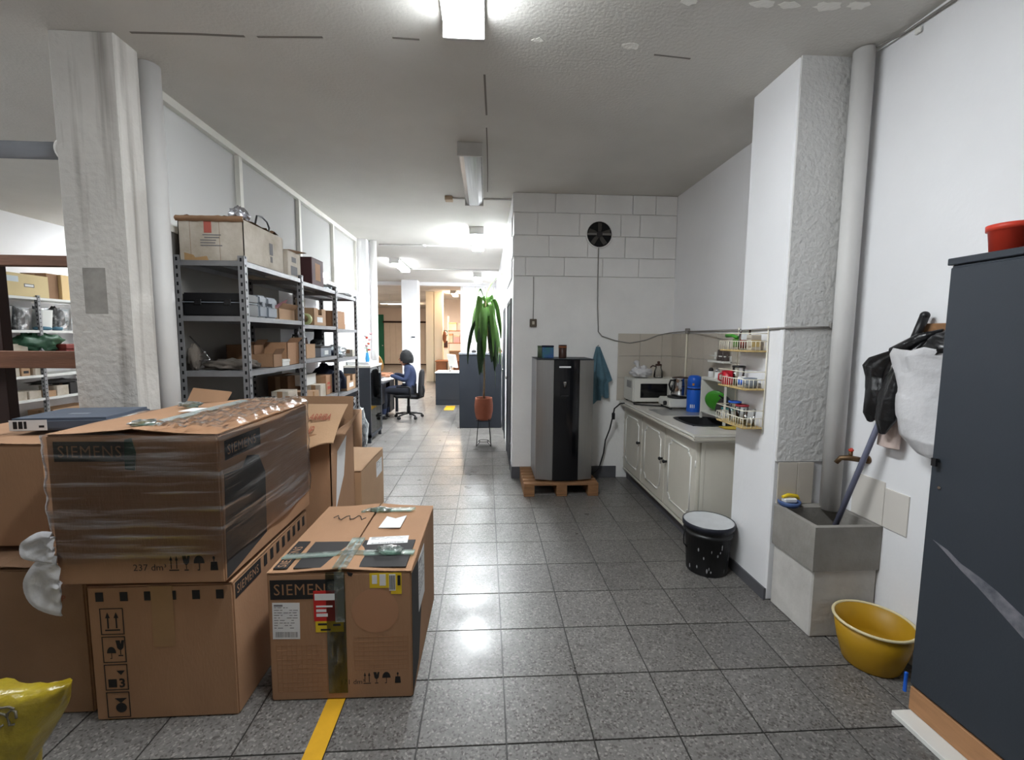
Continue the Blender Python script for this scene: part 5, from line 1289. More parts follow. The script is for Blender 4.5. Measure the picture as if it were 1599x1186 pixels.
G().cyl((0, 0, 0), (0, -.03, 0), .13, n=24).build('clock_rim', m_greendoor, ck)
G().cyl((0, -.031, 0), (0, -.034, 0), .10, n=24).build('clock_face', m_paper, ck)
G().box(-.005, -.037, 0, .005, -.0345, .08).box(0, -.037, -.005, .06, -.0345, .005).build('clock_hands', m_black, ck)
wk = struct('wall_recess', G().box(-2.0, 18.0, 0, XC, 18.1, CEIL), m_pinkwall, 'warm painted wall holding the round green clock')
pc = thing('framed_picture', 'small framed picture under the green clock', 'picture', (-1.62, 17.995, 1.05))
G().box(-.12, -.02, 0, .12, .004, .28).build('picture_frame', m_oak, pc)
G().box(-.1, -.023, .02, .1, -.019, .26).build('picture_print', m_brownpot, pc)
hb = thing('hanging_bag', 'brown bag hanging on the cream pillar', 'bag', (-1.36, 14.94, 1.38))
G().blob((0, 0, .1), (.06, .05, .2), 18, 12, .15, 3, 3).build('bag_body', m_oak, hb)
G().tube([(-.02, 0, .28), (0, 0, .42), (.02, 0, .28)], .008, 6).build('bag_strap', m_oak, hb)
# gate and green door on the far wall
gt_ = thing('corrugated_gate', 'pale corrugated gate on the far end wall', 'gate', (-4.0, YF-.05, 0))
for k in range(20):
    x0 = -1.3+.15*k
    G().box(x0, -.03-(.03 if k % 2 else 0), .05, x0+.148, 0, 2.18).build('gate_slat', m_gate, gt_)
G().box(-1.35, -.08, 2.18, 1.75, 0, 2.27).build('gate_rail', m_wooddark, gt_)
G().box(-1.35, -.08, 0, 1.75, 0, .05).build('gate_sill', m_wooddark, gt_)
d3 = struct('door_3', G().box(-5.72, YF-.08, 0, -5.32, YF-.005, 2.6), m_greendoor, 'tall green door at the left of the far gate')
G().cyl((-5.38, YF-.08, 1.0), (-5.38, YF-.12, 1.0), .03, n=12).build('door_knob', m_chrome, d3)
# ================================================================ KITCHEN CORNER
# splashback tiles on the two walls
TS = .235
for i in range(3):
    for j in range(4):
        z0 = 1.545-TS*(j+1); x0 = 1.385+TS*i; x1 = min(x0+TS, XR)
        if x1-x0 < .03: continue
        G().box(x0+.0012, YB-.008, max(z0, .84)+.0012, x1-.0012, YB+.001, z0+TS-.0012).build('wall_tile', m_wtile, wb, .0015)
for i in range(8):
    for j in range(4):
        z0 = 1.545-TS*(j+1); y1 = YB-.009-TS*i; y0 = max(y1-TS, 2.785)
        if y1-y0 < .03: continue
        G().box(XR-.008, y0+.0012, max(z0, .84)+.0012, XR+.001, y1-.0012, z0+TS-.0012).build('wall_tile', m_wtile, wr, .0015)

# base cabinet
KX, KY0, KY1, KH = 1.475, 2.99, YB-.012, .79
kc = thing('kitchen_cabinet', 'cream kitchen base cabinet with moulded doors under the counter', 'cabinet', (KX, (KY0+KY1)/2, 0))
yc = (KY0+KY1)/2; hy = (KY1-KY0)/2
ke = XR-KX-.012
G().box(.02, -hy, .12, ke, -hy+.02, KH).box(.02, hy-.02, .12, ke, hy, KH).box(ke-.02, -hy+.02, .12, ke, hy-.02, KH).box(.02, -hy+.02, .12, ke-.02, hy-.02, .14).box(.02, -hy+.02, .14, .035, hy-.02, KH).build('cabinet_body', m_cream, kc)
G().box(.04, -hy+.01, 0, XR-KX-.012, hy, .12).build('plinth', m_baseb, kc)
G().box(0, -hy-.006, .10, .03, hy, .125).build('bottom_rail', m_cream, kc, .003)
G().box(.02, -hy-.004, .125, .05, -hy+.01, KH).build('corner_post', m_cream, kc, .003)
dws = [(-hy+.02, -hy+.56), (-hy+.58, -hy+1.11), (-hy+1.13, hy-.01)]
for k, (a, b) in enumerate(dws):
    d = G().box(-.002, a, .135, .02, b, KH-.015).build('door', m_cream, kc, .003)
    # notched moulding frame
    i = .075; c = .045
    a2, b2, z0, z1 = a+i, b-i, .135+.075, KH-.09
    pts = [(a2+c, z0), (b2-c, z0), (b2-c, z0+c*.5), (b2-c*.4, z0+c), (b2, z0+c), (b2, z1-c), (b2-c*.4, z1-c), (b2-c, z1-c*.5), (b2-c, z1), (a2+c, z1), (a2+c, z1-c*.5), (a2+c*.4, z1-c), (a2, z1-c), (a2, z0+c), (a2+c*.4, z0+c), (a2+c, z0+c*.5)]
    g = G()
    for (p, q), (r, s_) in zip(pts, pts[1:]+pts[:1]): g.cyl((-.003, p, q), (-.003, r, s_), .006, n=8)
    g.build('moulding', m_white, d)
    ky = (b-.04) if k in (0,) else (a+.04)
    if k == 1: ky = b-.035
    if k == 0: ky = b-.035
    if k == 1: ky = a+.035
    if k == 2: ky = a+.04
    G().cyl((-.002, ky, .50), (-.022, ky, .50), .010, n=12).blob((-.028, ky, .50), (.012, .015, .015), 14, 10, 0).build('knob', m_black, d)
    for hz in (.24, .62):
        G().cyl((-.004, a+.006 if k == 0 else b-.006, hz-.025), (-.004, a+.006 if k == 0 else b-.006, hz+.025), .005, n=8).build('hinge', m_white, d)
# counter with stepped edge
ct = thing('kitchen_counter', 'pale kitchen counter top with stepped front edge', 'counter', (1.42, 2.94, .792))
SKX0, SKX1, SKY0, SKY1 = .12, .44, .28, .66    # sink cut-out
xe, ye = XR-1.42-.010, YB-2.94-.012
g = G()
g.box(.0, 0, .0, xe, SKY0, .058).box(.0, SKY1, .0, xe, ye, .058).box(0, SKY0, 0, SKX0, SKY1, .058).box(SKX1, SKY0, 0, xe, SKY1, .058)
g.build('counter_slab', m_counter, ct)
G().box(-.010, -.010, .014, .002, ye, .026).box(-.010, -.010, .014, xe, .002, .026).build('edge_moulding', m_cream, ct, .002)
G().box(-.006, -.006, .038, .002, ye, .048).box(-.006, -.006, .038, xe, .002, .048).build('edge_moulding', m_white, ct, .002)
G().box(.06, SKY1+.06, .0582, .48, SKY1+.40, .0605).build('drain_board', M('brushed_tray', S(186, 186, 184), .3, metal=.6), ct, .001)
sk = G()
def skf(u, v):
    t = 2*PI*u; q = lambda s_: math.copysign(abs(s_)**.55, s_)
    k = 1.0-.22*v**3; zz = .062-.15*min(1, v*1.6)
    return ((SKX0+SKX1)/2+(SKX1-SKX0)/2*0.955*q(math.cos(t))*k, (SKY0+SKY1)/2+(SKY1-SKY0)/2*0.955*q(math.sin(t))*k, zz)
sk.surf(40, 12, skf, closeu=True); sk._add([skf(k/40, 1) for k in range(40)], [tuple(range(40))])
def rimf(u, v):
    t = 2*PI*u; q = lambda s_: math.copysign(abs(s_)**.55, s_); k = 0.918+.19*v
    return ((SKX0+SKX1)/2+(SKX1-SKX0)/2*1.04*q(math.cos(t))*k, (SKY0+SKY1)/2+(SKY1-SKY0)/2*1.04*q(math.sin(t))*k, .062-.003*v)
sk.surf(40, 2, rimf, closeu=True)
sk.build('sink_bowl', m_sinkdark, ct)
CZ = .85
yc_ = tag(G().surf(14, 10, lambda u, v: (1.50+.17*u, 2.945+.10*v-.01*math.sin(4*u), CZ+.006+.006*abs(noise.noise(Vector((u*5, v*4, 2)))))).surf(14, 10, lambda u, v: (1.50+.17*u, 2.945+.10*v-.01*math.sin(4*u), CZ+.002+.003*abs(noise.noise(Vector((u*5, v*4, 2)))))).build('cleaning_cloth', m_towelyellow), 'yellow cloth draped on the near edge of the counter', 'cloth')
yc_.location.x = .21; yc_.location.y = .14

# microwave
mw = thing('microwave', 'white microwave oven at the back of the counter', 'microwave', (1.705, 4.51, CZ), 0)
a, b, h = .25, .15, .245
G().box(-a, -b, .014, a, b, h).build('oven_body', m_micro, mw, .008, 2)
G().box(-a+.006, -b-.018, .02, a*.42, -b, h-.006).build('oven_door', m_micro, mw, .005, 2)
G().box(-a+.07, -b-.0195, .06, a*.36, -b-.017, h-.045).build('door_window', m_window_dark, mw)
G().box(a*.44, -b-.010, .02, a-.004, -b, h-.006).build('control_panel', m_micro, mw, .003)
for zz in (.19, .10): G().cyl((a*.72, -b-.010, zz), (a*.72, -b-.03, zz), .032, .028, n=20).build('dial', m_white, mw)
for sx in (-.22, .22):
    for sy in (-.11, .11): G().cyl((sx, sy, 0), (sx, sy, .014), .014, n=12).build('foot', m_black, mw)
for k in range(6): G().box(-a-.0012, -.09+.024*k, .15, -a+.001, -.078+.024*k, .22).build('vent_slot', m_ink, mw)
bg = thing('plastic_bag', 'white knotted plastic bag on top of the microwave', 'bag', (1.58, 4.5, CZ+.245))
G().blob((0, 0, .055), (.11, .08, .055), 30, 18, .4, 3.2, 101, lambda p, v: (p.x, p.y, max(p.z, -.054))).build('bag_body', m_whitebag, bg)
G().tube([(-.03, 0, .09), (-.04, -.01, .125), (-.05, .0, .155), (-.035, .01, .14)], [.035, .014, .03, .004], 10).build('bag_handle', m_whitebag, bg)
G().tube([(.01, 0, .09), (.03, .01, .12), (.05, .0, .10)], [.03, .012, .02], 10).build('bag_handle', m_whitebag, bg)
bo = thing('glass_decanter', 'glass decanter with ornate stopper beside the plastic bag', 'bottle', (1.76, 4.5, CZ+.245))
G().lathe([(.001, 0), (.045, 0), (.048, .01), (.042, .07), (.03, .1), (.03, .125)], 22).build('bottle_body', m_clearglass, bo)
G().lathe([(.001, .12), (.035, .125), (.03, .14), (.012, .145), (.016, .165), (.001, .172)], 18).build('bottle_stopper', m_brownpot, bo)
G().tube([(-.03, 0, .115), (-.06, 0, .125), (-.085, 0, .105)], .007, 8).build('bottle_spout', m_brownpot, bo)
hp_ = thing('hot_plate', 'white electric hot plate on the counter beside the thermos', 'hot plate', (1.79, 4.09, CZ))
G().box(-.13, -.13, .02, .13, .13, .095).build('plate_body', m_micro, hp_, .01, 2)
G().cyl((0, 0, .095), (0, 0, .112), .09, n=28).build('plate_coil', m_black, hp_)
G().cyl((-.13, -.06, .055), (-.15, -.06, .055), .02, n=14).build('dial', m_black, hp_)
for sx in (-.1, .1):
    for sy in (-.1, .1): G().cyl((sx, sy, 0), (sx, sy, .02), .014, n=10).build('foot', m_black, hp_)
po = thing('cooking_pot', 'polished metal jug with black handle on the hot plate', 'pot', (1.815, 4.09, CZ+.112))
G().lathe([(.001, 0), (.075, 0), (.082, .01), (.078, .12), (.07, .155), (.08, .17), (.076, .172), (.066, .155), (.073, .12), (.077, .015), (.001, .012)], 28).build('pot_body', m_chrome, po)
G().tube([(-.07, -.02, .145), (-.105, -.03, .15), (-.12, -.03, .11), (-.1, -.025, .06), (-.078, -.02, .05)], .009, 8).build('pot_handle', m_black, po)
G().lathe([(.001, .185), (.02, .183), (.08, .172), (.06, .178), (.001, .178)], 24).build('pot_lid', m_brownpot, po)
th = thing('thermos', 'blue thermos flask standing on the counter', 'thermos', (1.845, 3.87, CZ))
G().lathe([(.001, 0), (.058, 0), (.06, .006), (.06, .215), (.056, .225), (.001, .225)], 30).build('flask_body', m_blue, th)
G().lathe([(.056, .226), (.059, .228), (.059, .29), (.05, .315), (.028, .325), (.001, .326)], 30).build('flask_cup', m_blue, th)
G().lathe([(.0605, .20), (.0612, .2), (.0612, .212), (.0605, .212)], 30).build('flask_ring', m_navy, th)
for k, (a0, w_) in enumerate(((-2.5, .16), (-2.25, .14), (-2.0, .12))):
    g = G(); g.surf(6, 2, lambda u, v: (.0606*math.cos(a0+w_*u), .0606*math.sin(a0+w_*u), .04+.03*v)); g.build('printed_mark', m_paper, th)
g = G(); g.surf(6, 2, lambda u, v: (.0600*math.cos(-2.3+.3*u), .0600*math.sin(-2.3+.3*u), .238+.02*v)); g.build('small_sticker', M('amber_label', S(190, 130, 60), .5), th)
# open white dish box with shelf on top
db = thing('dish_rack', 'open white dish box on the counter behind the sink', 'rack', (1.865, 3.40, CZ+.05))
a, b, h = .10, .19, .29
G().box(-a, -b, h-.022, a, b, h).build('top_panel', m_micro, db, .004)
G().box(-a, b-.012, 0, a, b, h-.022).build('side_panel', m_micro, db, .003)
G().box(a-.012, -b, 0, a, b-.012, h-.022).build('back_panel', m_micro, db, .003)
G().box(-a, -b, 0, a-.012, b-.012, .01).build('bottom_panel', m_micro, db, .002)
G().box(-a, -b, .01, -a+.012, -b+.012, h-.022).build('front_post', m_micro, db)
for sx, sy in ((-a, -b), (-a, b-.016), (a-.016, -b), (a-.016, b-.016)): G().box(sx, sy, -.0505, sx+.016, sy+.016, 0).build('foot', m_micro, db)
for k in range(5): G().box(a-.0126, -.03+.018*k, .2, a-.0118, -.022+.018*k, .208).build('printed_mark', m_ink, db)
gp = thing('dinner_plate', 'green plate leaning in the white dish box', 'plate', (1.83, 3.46, CZ+.062))
G().lathe([(.001, 0), (.05, 0), (.085, .012), (.088, .016), (.05, .006), (.001, .006)], 32, (0, 0, .088), 0, Matrix.Rotation(-1.25, 4, 'X') @ Matrix.Rotation(0, 4, 'Y')).build('plate_disc', m_green, gp)
gp.rotation_euler = (0, 0, -.75)
sp_ = thing('steel_colander', 'dark strainer propped in the white dish box', 'strainer', (1.88, 3.36, CZ+.062))
G().lathe([(.001, 0), (.05, .01), (.07, .04), (.075, .06), (.07, .06), (.06, .03), (.001, .012)], 24, (0, 0, .05), 0, Matrix.Rotation(-1.1, 4, 'Y')).build('strainer_bowl', m_grey_print, sp_)
G().tube([(-.02, 0, .11), (-.08, 0, .15)], .006, 8).build('strainer_handle', m_black, sp_)
tl_ = thing('storage_dish', 'teal and white food container in front of the green plate', 'container', (1.835, 3.27, CZ+.062))
G().box(-.03, -.05, 0, .05, .05, .055).build('dish_body', m_paper, tl_, .008, 2)
G().box(-.035, -.055, .05, .055, .055, .065).build('dish_lid', M('teal_lid', S(60, 140, 140), .4), tl_, .004)
G().tube([(-.03, -.02, .045), (-.065, -.02, .04), (-.065, -.02, .01), (-.03, -.02, .008)], .006, 8).build('dish_handle', m_paper, tl_)
for k, (x_, y_) in enumerate(((1.80, 3.50), (1.80, 3.40))):
    s_ = thing('salt_shaker', ('salt shaker with black cap on the dish box, rear', 'salt shaker on the dish box beside the red mug')[k], 'shaker', (x_, y_, CZ+.34), group='shakers on the dish box')
    G().lathe([(.001, 0), (.02, 0), (.022, .004), (.019, .05), (.001, .05)], 16).build('shaker_body', m_paper, s_)
    G().lathe([(.001, .05), (.019, .05), (.017, .068), (.008, .078), (.001, .079)], 16).build('shaker_cap', (m_black, m_chrome)[k], s_)
# wall-mounted glass holder
gh = thing('glass_holder', 'white ceramic wall holder with two upturned glasses', 'holder', (XR-.009, 3.62, 1.30))
G().box(-.012, -.13, 0, 0, .13, .02).box(-.012, .11, 0, 0, .13, .085).box(-.07, -.13, 0, -.012, .13, .018).box(-.012, -.13, 0, 0, -.11, .06).build('holder_frame', m_white, gh, .003)
G().cyl((-.055, -.12, .055), (-.055, .12, .055), .005, n=8).cyl((-.055, -.12, .055), (-.012, -.12, .055), .005, n=8).cyl((-.055, .12, .055), (-.012, .12, .055), .005, n=8).build('holder_bar', m_white, gh)
for k, yy in enumerate((3.60, 3.52)):
    q = thing('drinking_glass', ('upturned glass in the wall holder, farther one', 'upturned glass in the wall holder, nearer one')[k], 'glass', (XR-.045, yy, 1.319), group='glasses in the wall holder')
    G().lathe([(.030, 0), (.024, .09), (.001, .092), (.001, .088), (.022, .086), (.028, 0)], 20).build('glass_body', M('smoky_glass_%d' % k, S(150, 136, 132), .1, trans=.8), q)

# white wire rack on the pillar, three tiers
RK = thing('wire_rack', 'white wire rack with three baskets on the pillar side', 'rack', (1.606, 2.65, .96))
y0, y1, dp = -.165, .135, .125
tiers = [0.03, .255, .475]
for z in tiers:
    G().box(-dp, y0, z-.012, -.004, y1, z-.002).build('basket_base', m_wireyell, RK, .003)
    for zz in (z+.05, z+.095):
        G().tube([(-.004, y0, zz), (-dp, y0, zz), (-dp, y1, zz), (-.004, y1, zz)], .0028, 6).build('basket_wire', m_wirewhite, RK)
    g = G()
    for k in range(13):
        yy = y0+(y1-y0)*k/12; g.cyl((-dp, yy, z-.004), (-dp, yy, z+.05), .0018, n=5)
    for k in range(1, 5): g.cyl((-dp*k/5, y1, z-.004), (-dp*k/5, y1, z+.05), .0018, n=5); g.cyl((-dp*k/5, y0, z-.004), (-dp*k/5, y0, z+.05), .0018, n=5)
    g.build('basket_grid', m_wirewhite, RK)
for yy in (y0, y1):
    G().cyl((-.006, yy, -.0), (-.006, yy, .61), .0035, n=8).build('upright', m_wirewhite, RK)
def rackitem(name, lab, cat, dx, dy, tier): return thing(name, lab, cat, (1.606+dx, 2.65+dy, .96+tiers[tier]-.002), group='things in the wire rack')
def glass_at(lab, dx, dy, tier, h, r, rim=None, mat=None):
    q = rackitem('drinking_glass', lab, 'glass', dx, dy, tier)
    G().lathe([(.001, 0), (r*.85, 0), (r, h)], 20).build('glass_body', mat or m_clearglass, q)
    if rim: G().lathe([(r, h-.004), (r*1.06, h-.004), (r*1.06, h+.006), (r*.9, h+.006)], 20).build('coloured_rim', rim, q)
glass_at('tall glass with blue rim in the bottom basket', -.06, .04, 0, .12, .036, m_blue)
glass_at('tall glass with red rim in the bottom basket', -.06, -.04, 0, .11, .036, M('dark_red_rim', S(150, 40, 50), .4))
glass_at('plain tall glass at the near end of bottom basket', -.06, -.12, 0, .10, .034)
mug = rackitem('coffee_mug', 'red mug at the far end of middle basket', 'mug', -.08, .10, 1)
G().lathe([(.001, 0), (.036, 0), (.038, .004), (.038, .085), (.034, .085), (.034, .008), (.001, .008)], 24).build('mug_body', M('red_glaze', S(176, 34, 48), .3), mug)
G().tube([(-.037, .0, .07), (-.06, .0, .065), (-.062, .0, .03), (-.037, .0, .02)], .005, 8).build('mug_handle', M('red_glaze2', S(176, 34, 48), .3), mug)
glass_at('glass jug with dark rim in the middle basket', -.05, .035, 1, .115, .036, m_black)
jb = rackitem('small_jar', 'blue and white small jar in the middle basket', 'jar', -.07, -.045, 1)
G().lathe([(.001, 0), (.027, 0), (.027, .055), (.02, .062), (.001, .062)], 18).build('jar_body', m_paper, jb)
G().lathe([(.0275, .012), (.0278, .012), (.0278, .045), (.0275, .045)], 18).build('blue_band', m_blue, jb)
gj = rackitem('cup', 'squat grey cup at the near end of middle basket', 'cup', -.065, -.115, 1)
G().lathe([(.001, 0), (.03, 0), (.038, .02), (.036, .06), (.031, .06), (.032, .02), (.001, .008)], 20).build('cup_body', m_greycase, gj)
jr = rackitem('glass_jar', 'clear jar of red stuff in the top basket', 'jar', -.06, -.03, 2)
G().lathe([(.001, 0), (.034, 0), (.036, .006), (.036, .085), (.03, .1), (.03, .12)], 22).build('jar_body', m_clearglass, jr)
G().lathe([(.001, .009), (.031, .009), (.031, .06), (.001, .06)], 20).build('jar_contents', M('red_spice', S(150, 62, 44), .9), jr)
gn = rackitem('scouring_brush', 'green brush lying in the top basket', 'brush', -.08, .07, 2)
G().tube([(0, -.06, .07), (0, .0, .085), (0, .07, .085)], [.012, .010, .012], 10).build('brush_handle', m_green, gn)
G().obox((0, -.05, .04), (.03, .06, .05)).build('brush_head', m_leaf, gn, .006)
wt_ = rackitem('small_box', 'white packet in the top basket beside the jar', 'packet', -.06, -.12, 2)
G().box(-.03, -.025, 0, .03, .025, .09).build('packet_body', m_cardwhite, wt_, .003)
G().box(-.028, -.0256, .02, .028, -.025, .06).build('packet_print', m_wireyell, wt_)

# wire along wall, with drop pipe
cw = thing('wall_cable', 'grey cable sagging from the vent to the pillar over the counter', 'cable', (1.15, YB-.012, 2.42))
pts = [(0, 0, 0), (0.0, 0, -.3), (0.005, 0, -.6), (0.02, 0, -.86), (.06, 0, -.905), (.2, 0, -.95), (.36, 0, -.975), (.52, 0, -.945), (.66, 0, -.89), (.79, 0, -.865), (.80, -.1, -.86), (.80, -.30, -.855), (.80, -.9, -.852), (.80, -1.885, -.85)]
G().tube(pts, .0055, 6).build('cable_run', m_cable, cw)
pts2 = [(.80, -.40, -.855), (.70, -1.2, -.86), (.450, -1.89, -.87), (.452, -2.27, -.862), (.47, -2.306, -.86), (.73, -2.306, -.855)]
G().tube(pts2, .006, 6).build('rod', m_cable, cw)
G().obox((.80, -.38, -.85), (.03, .05, .05)).build('bracket', m_cable, cw, .004)
G().obox((.72, -2.306, -.845), (.012, .018, .03)).build('bracket', m_cable, cw, .002)
wpz = thing('water_pipe', 'thin white pipe rising behind the cooking pot', 'pipe', (XR-.018, 4.3, CZ))
G().cyl((0, 0, .0), (0, 0, .72), .008, n=10).build('pipe_run', m_wirewhite, wpz)

# vent fan
vf = thing('vent_fan', 'round dark vent with fan blades in the block wall', 'vent', (1.155, YB-.004, 2.55))
G().cyl((0, .003, 0), (0, -.002, 0), .128, n=36).build('vent_hole', m_slot, vf)
G().lathe([(.128, -.004), (.14, -.004), (.14, .010), (.128, .012), (.128, -.004)], 36, (0, 0, 0), 0, Matrix.Rotation(PI/2, 4, 'X')).build('vent_rim', m_wall_dirty, vf)
for k in range(5):
    t = 2*PI*k/5+.3
    G().prism([(.02, -.012), (.11, -.045), (.118, .02), (.03, .015)], .003, Matrix.Translation((0, -.005, 0)) @ Matrix.Rotation(PI/2, 4, 'X') @ Matrix.Rotation(t, 4, 'Z') @ Matrix.Rotation(.25, 4, 'X')).build('fan_blade', M('dark_fan', S(70, 66, 62), .5), vf)
G().box(-.125, -.018, -.010, .125, -.010, .010).build('cross_bar', M('grey_bar', S(126, 122, 118), .5, metal=.4), vf)
G().cyl((0, -.006, 0), (0, -.02, 0), .03, n=18).build('fan_hub', m_grey_print, vf)
sw = thing('light_switch', 'small dark wall switch with cable above the fridge corner', 'switch', (.485, YB-.002, 1.645))
G().box(-.035, -.03, -.04, .035, 0, .04).build('switch_box', M('brown_switch', S(92, 82, 70), .6), sw, .004)
G().box(-.012, -.036, -.016, .012, -.029, .016).build('rocker', m_beige, sw, .002)
G().tube([(0, -.006, .04), (.002, -.006, .25), (.0, -.006, .47)], .004, 6).build('switch_cable', m_cable, sw)

# fridge on a pallet
pa = thing('wood_pallet', 'small wooden pallet under the steel drinks fridge', 'pallet', (.72, 4.38, 0))
for k in range(6):
    yy = -.27+.10*k
    G().box(-.36, yy, .105, .35, yy+.07, .125).build('deck_board', m_pallet, pa, .002)
for xx in (-.31, .0, .30):
    G().box(xx-.05, -.27, .02, xx+.05, .28, .105).build('stringer', m_pallet, pa, .002)
    G().box(xx-.05, -.27, 0, xx+.05, .28, .018).build('bottom_board', m_pallet, pa, .002)
fr_ = thing('drinks_fridge', 'steel and gloss black fridge with water dispenser on a pallet', 'fridge', (.745, 4.42, .127))
a, b, h = .272, .205, 1.165
G().box(-a, -b+.02, .012, a, b, h).build('fridge_body', m_steelside, fr_, .006, 2)
def fr_front(u, o=0): return -b-.02-.045*(1-(2*u-1)**2)-o
g = G(); nn = 18
def panel(u0, u1, z0, z1, o, mat, name):
    g = G(); k = 8
    top = [(-a+2*a*(u0+(u1-u0)*i/k), fr_front(u0+(u1-u0)*i/k, o)) for i in range(k+1)]
    poly = top+[(x_, -b+.022) for x_, _ in reversed(top)]
    g.prism(poly, z1-z0, Matrix.Translation((0, 0, z0)))
    return g.build(name, mat, fr_, .0015)
panel(0, .295, .014, h-.004, 0, m_steel, 'door_panel')
panel(.298, .742, .012, h-.002, .004, m_gloss_black, 'black_panel')
panel(.745, 1, .014, h-.004, 0, m_steel, 'door_panel')
fx = -.02
flat([rect(-.055, h-.075, .055, h-.06)], m_paper, fr_, FR(fx+.01, -b-.0705, 0), 'brand_strip', .0006)
G().box(fx-.035, -b-.0708, h-.34, fx+.055, -b-.068, h-.19).build('dispenser_recess', m_slot, fr_)
G().lathe([(.001, 0), (.011, 0), (.018, .05), (.02, .055), (.001, .055)], 14, (fx+.01, -b-.073, h-.26)).build('dispenser_nozzle', m_chrome, fr_)
G().box(-.02+fx, -b-.08, h-.345, .045+fx, -b-.068, h-.335).build('drip_tray', m_black, fr_)
G().box(-a-.003, -b-.03, h, a+.003, b, h+.006).build('top_cover', m_dkblue2, fr_, .002)
for sx in (-.22, .22):
    for sy in (-.15, .16): G().cyl((sx, sy, -.001), (sx, sy, .014), .018, n=12).build('foot', m_black, fr_)
FZ = .127+h+.006
cb = thing('tea_tin', 'blue and green tea tin on top of the fridge', 'tin', (.60, 4.36, FZ))
G().box(-.055, -.03, 0, .055, .03, .105).build('tin_body', M('blue_green_tin', S(58, 84, 150), .45, var=.5, vscale=14, dark=S(60, 110, 110)), cb, .006)
G().box(-.056, -.031, .105, .056, .031, .122).build('tin_lid', m_navy, cb, .003)
cb = thing('tea_tin', 'small green tin behind the blue tin on the fridge', 'tin', (.545, 4.45, FZ))
G().lathe([(.001, 0), (.035, 0), (.035, .1), (.03, .105), (.001, .105)], 18).build('tin_body', m_pottery, cb)
G().lathe([(.001, .105), (.036, .105), (.036, .118), (.001, .118)], 18).build('tin_lid', m_pottery, cb)
cb = thing('brown_cup', 'dark brown cup on top of the fridge', 'cup', (.745, 4.36, FZ))
G().lathe([(.001, 0), (.036, 0), (.038, .006), (.04, .128), (.034, .128), (.032, .01), (.001, .01)], 22).build('cup_body', m_brownpot, cb)
G().lathe([(.0395, .1), (.0402, .1), (.0402, .115), (.0395, .115)], 22).build('cup_band', m_oak, cb)
# towel
tw = thing('hand_towel', 'blue-grey towel hanging on the wall beside the fridge', 'towel', (1.155, YB-.004, 1.405))
def towf(u, v):
    wd = .018+.095*min(1, v*1.5)+.012*v
    x_ = (2*u-1)*wd*(1.0 if u < .5 else (1.15 if v < .66 else .78))+.02*v+.01
    y_ = -.012-.045*min(1, v*2)*abs(math.sin(u*7.5))-.02
    z_ = -.52*v-.02*math.sin(u*9)*v-(.06*v if u < .6 else 0)
    return (x_, y_, z_)
g = G(); g.surf(28, 20, towf); g.surf(28, 20, lambda u, v: tuple(Vector(towf(u, v))+Vector((0, .014, 0)))); g.build('towel_cloth', m_bluetowel, tw)
G().cyl((0.01, 0, 0.005), (0.01, -.05, .012), .006, n=10).build('hook', m_chrome, tw)
# fridge power lead
pcb = thing('power_cable', 'black power cable from microwave corner down to the fridge', 'cable', (1.40, 4.58, .0))
G().tube([(-.02, -.2, .85), (-.05, -.16, .84), (-.09, -.10, .78), (-.10, -.06, .66), (-.11, -.02, .55), (-.14, .03, .42), (-.15, .05, .28), (-.20, .03, .12), (-.30, 0, .04), (-.38, -.05, .03)], .0075, 8).build('cable_run', m_black, pcb)
G().obox((-.095, -.085, .70), (.03, .03, .07)).build('plug', m_black, pcb, .006)
pk = thing('power_cable', 'black cable lying on the counter in front of microwave', 'cable', (1.5, 4.2, CZ))
G().tube([(-.06, .08, .008), (.0, .02, .008), (.08, -.02, .008), (.16, -.05, .008), (.2, -.12, .008)], .007, 8).build('cable_run', m_black, pk)
G().obox((.20, -.14, .013), (.03, .06, .024), (0, 0, .2)).build('plug', m_black, pk, .005)
# bucket
bu = thing('paint_bucket', 'black bucket with white lid and paint splashes beside the cabinet', 'bucket', (1.445, 2.745, 0))
G().lathe([(.001, 0), (.122, 0), (.126, .006), (.14, .25), (.152, .252), (.152, .268), (.142, .27), (.142, .285), (.152, .287), (.152, .305), (.145, .306)], 40).build('bucket_body', m_black, bu)
G().lathe([(.001, .318), (.13, .318), (.14, .322), (.152, .326), (.156, .322), (.156, .3), (.15, .3)], 40).build('lid', M('dirty_white_lid', S(204, 206, 208), .5, var=.15, vscale=9), bu)
G().lathe([(.1525, .296), (.1585, .296), (.1585, .327), (.1525, .328)], 40).build('lid_rim', M('dark_rim', S(32, 34, 44), .4), bu)
G().tube([(-.152, 0, .27), (-.17, -.02, .24), (-.172, -.03, .19), (-.155, -.045, .17)], .004, 6).build('handle', m_wire, bu)
rs = random.Random(3)
m_splash = M('dried_paint', S(150, 150, 152), .7)
for k in range(16):
    an = rs.uniform(-3.0, -.6); z = rs.choice((rs.uniform(.02, .05), rs.uniform(.1, .2), rs.uniform(.1, .2))); hh = rs.uniform(.008, .035); ww = rs.uniform(.03, .08)
    g = G(); g.surf(5, 4, lambda u, v: ((.1268+.056*(z+hh*v))*math.cos(an+ww*(u-.5)*math.sin(PI*(v*.8+.1))), (.1268+.056*(z+hh*v))*math.sin(an+ww*(u-.5)*math.sin(PI*(v*.8+.1))), z+hh*v)); g.build('paint_splash', m_splash, bu)
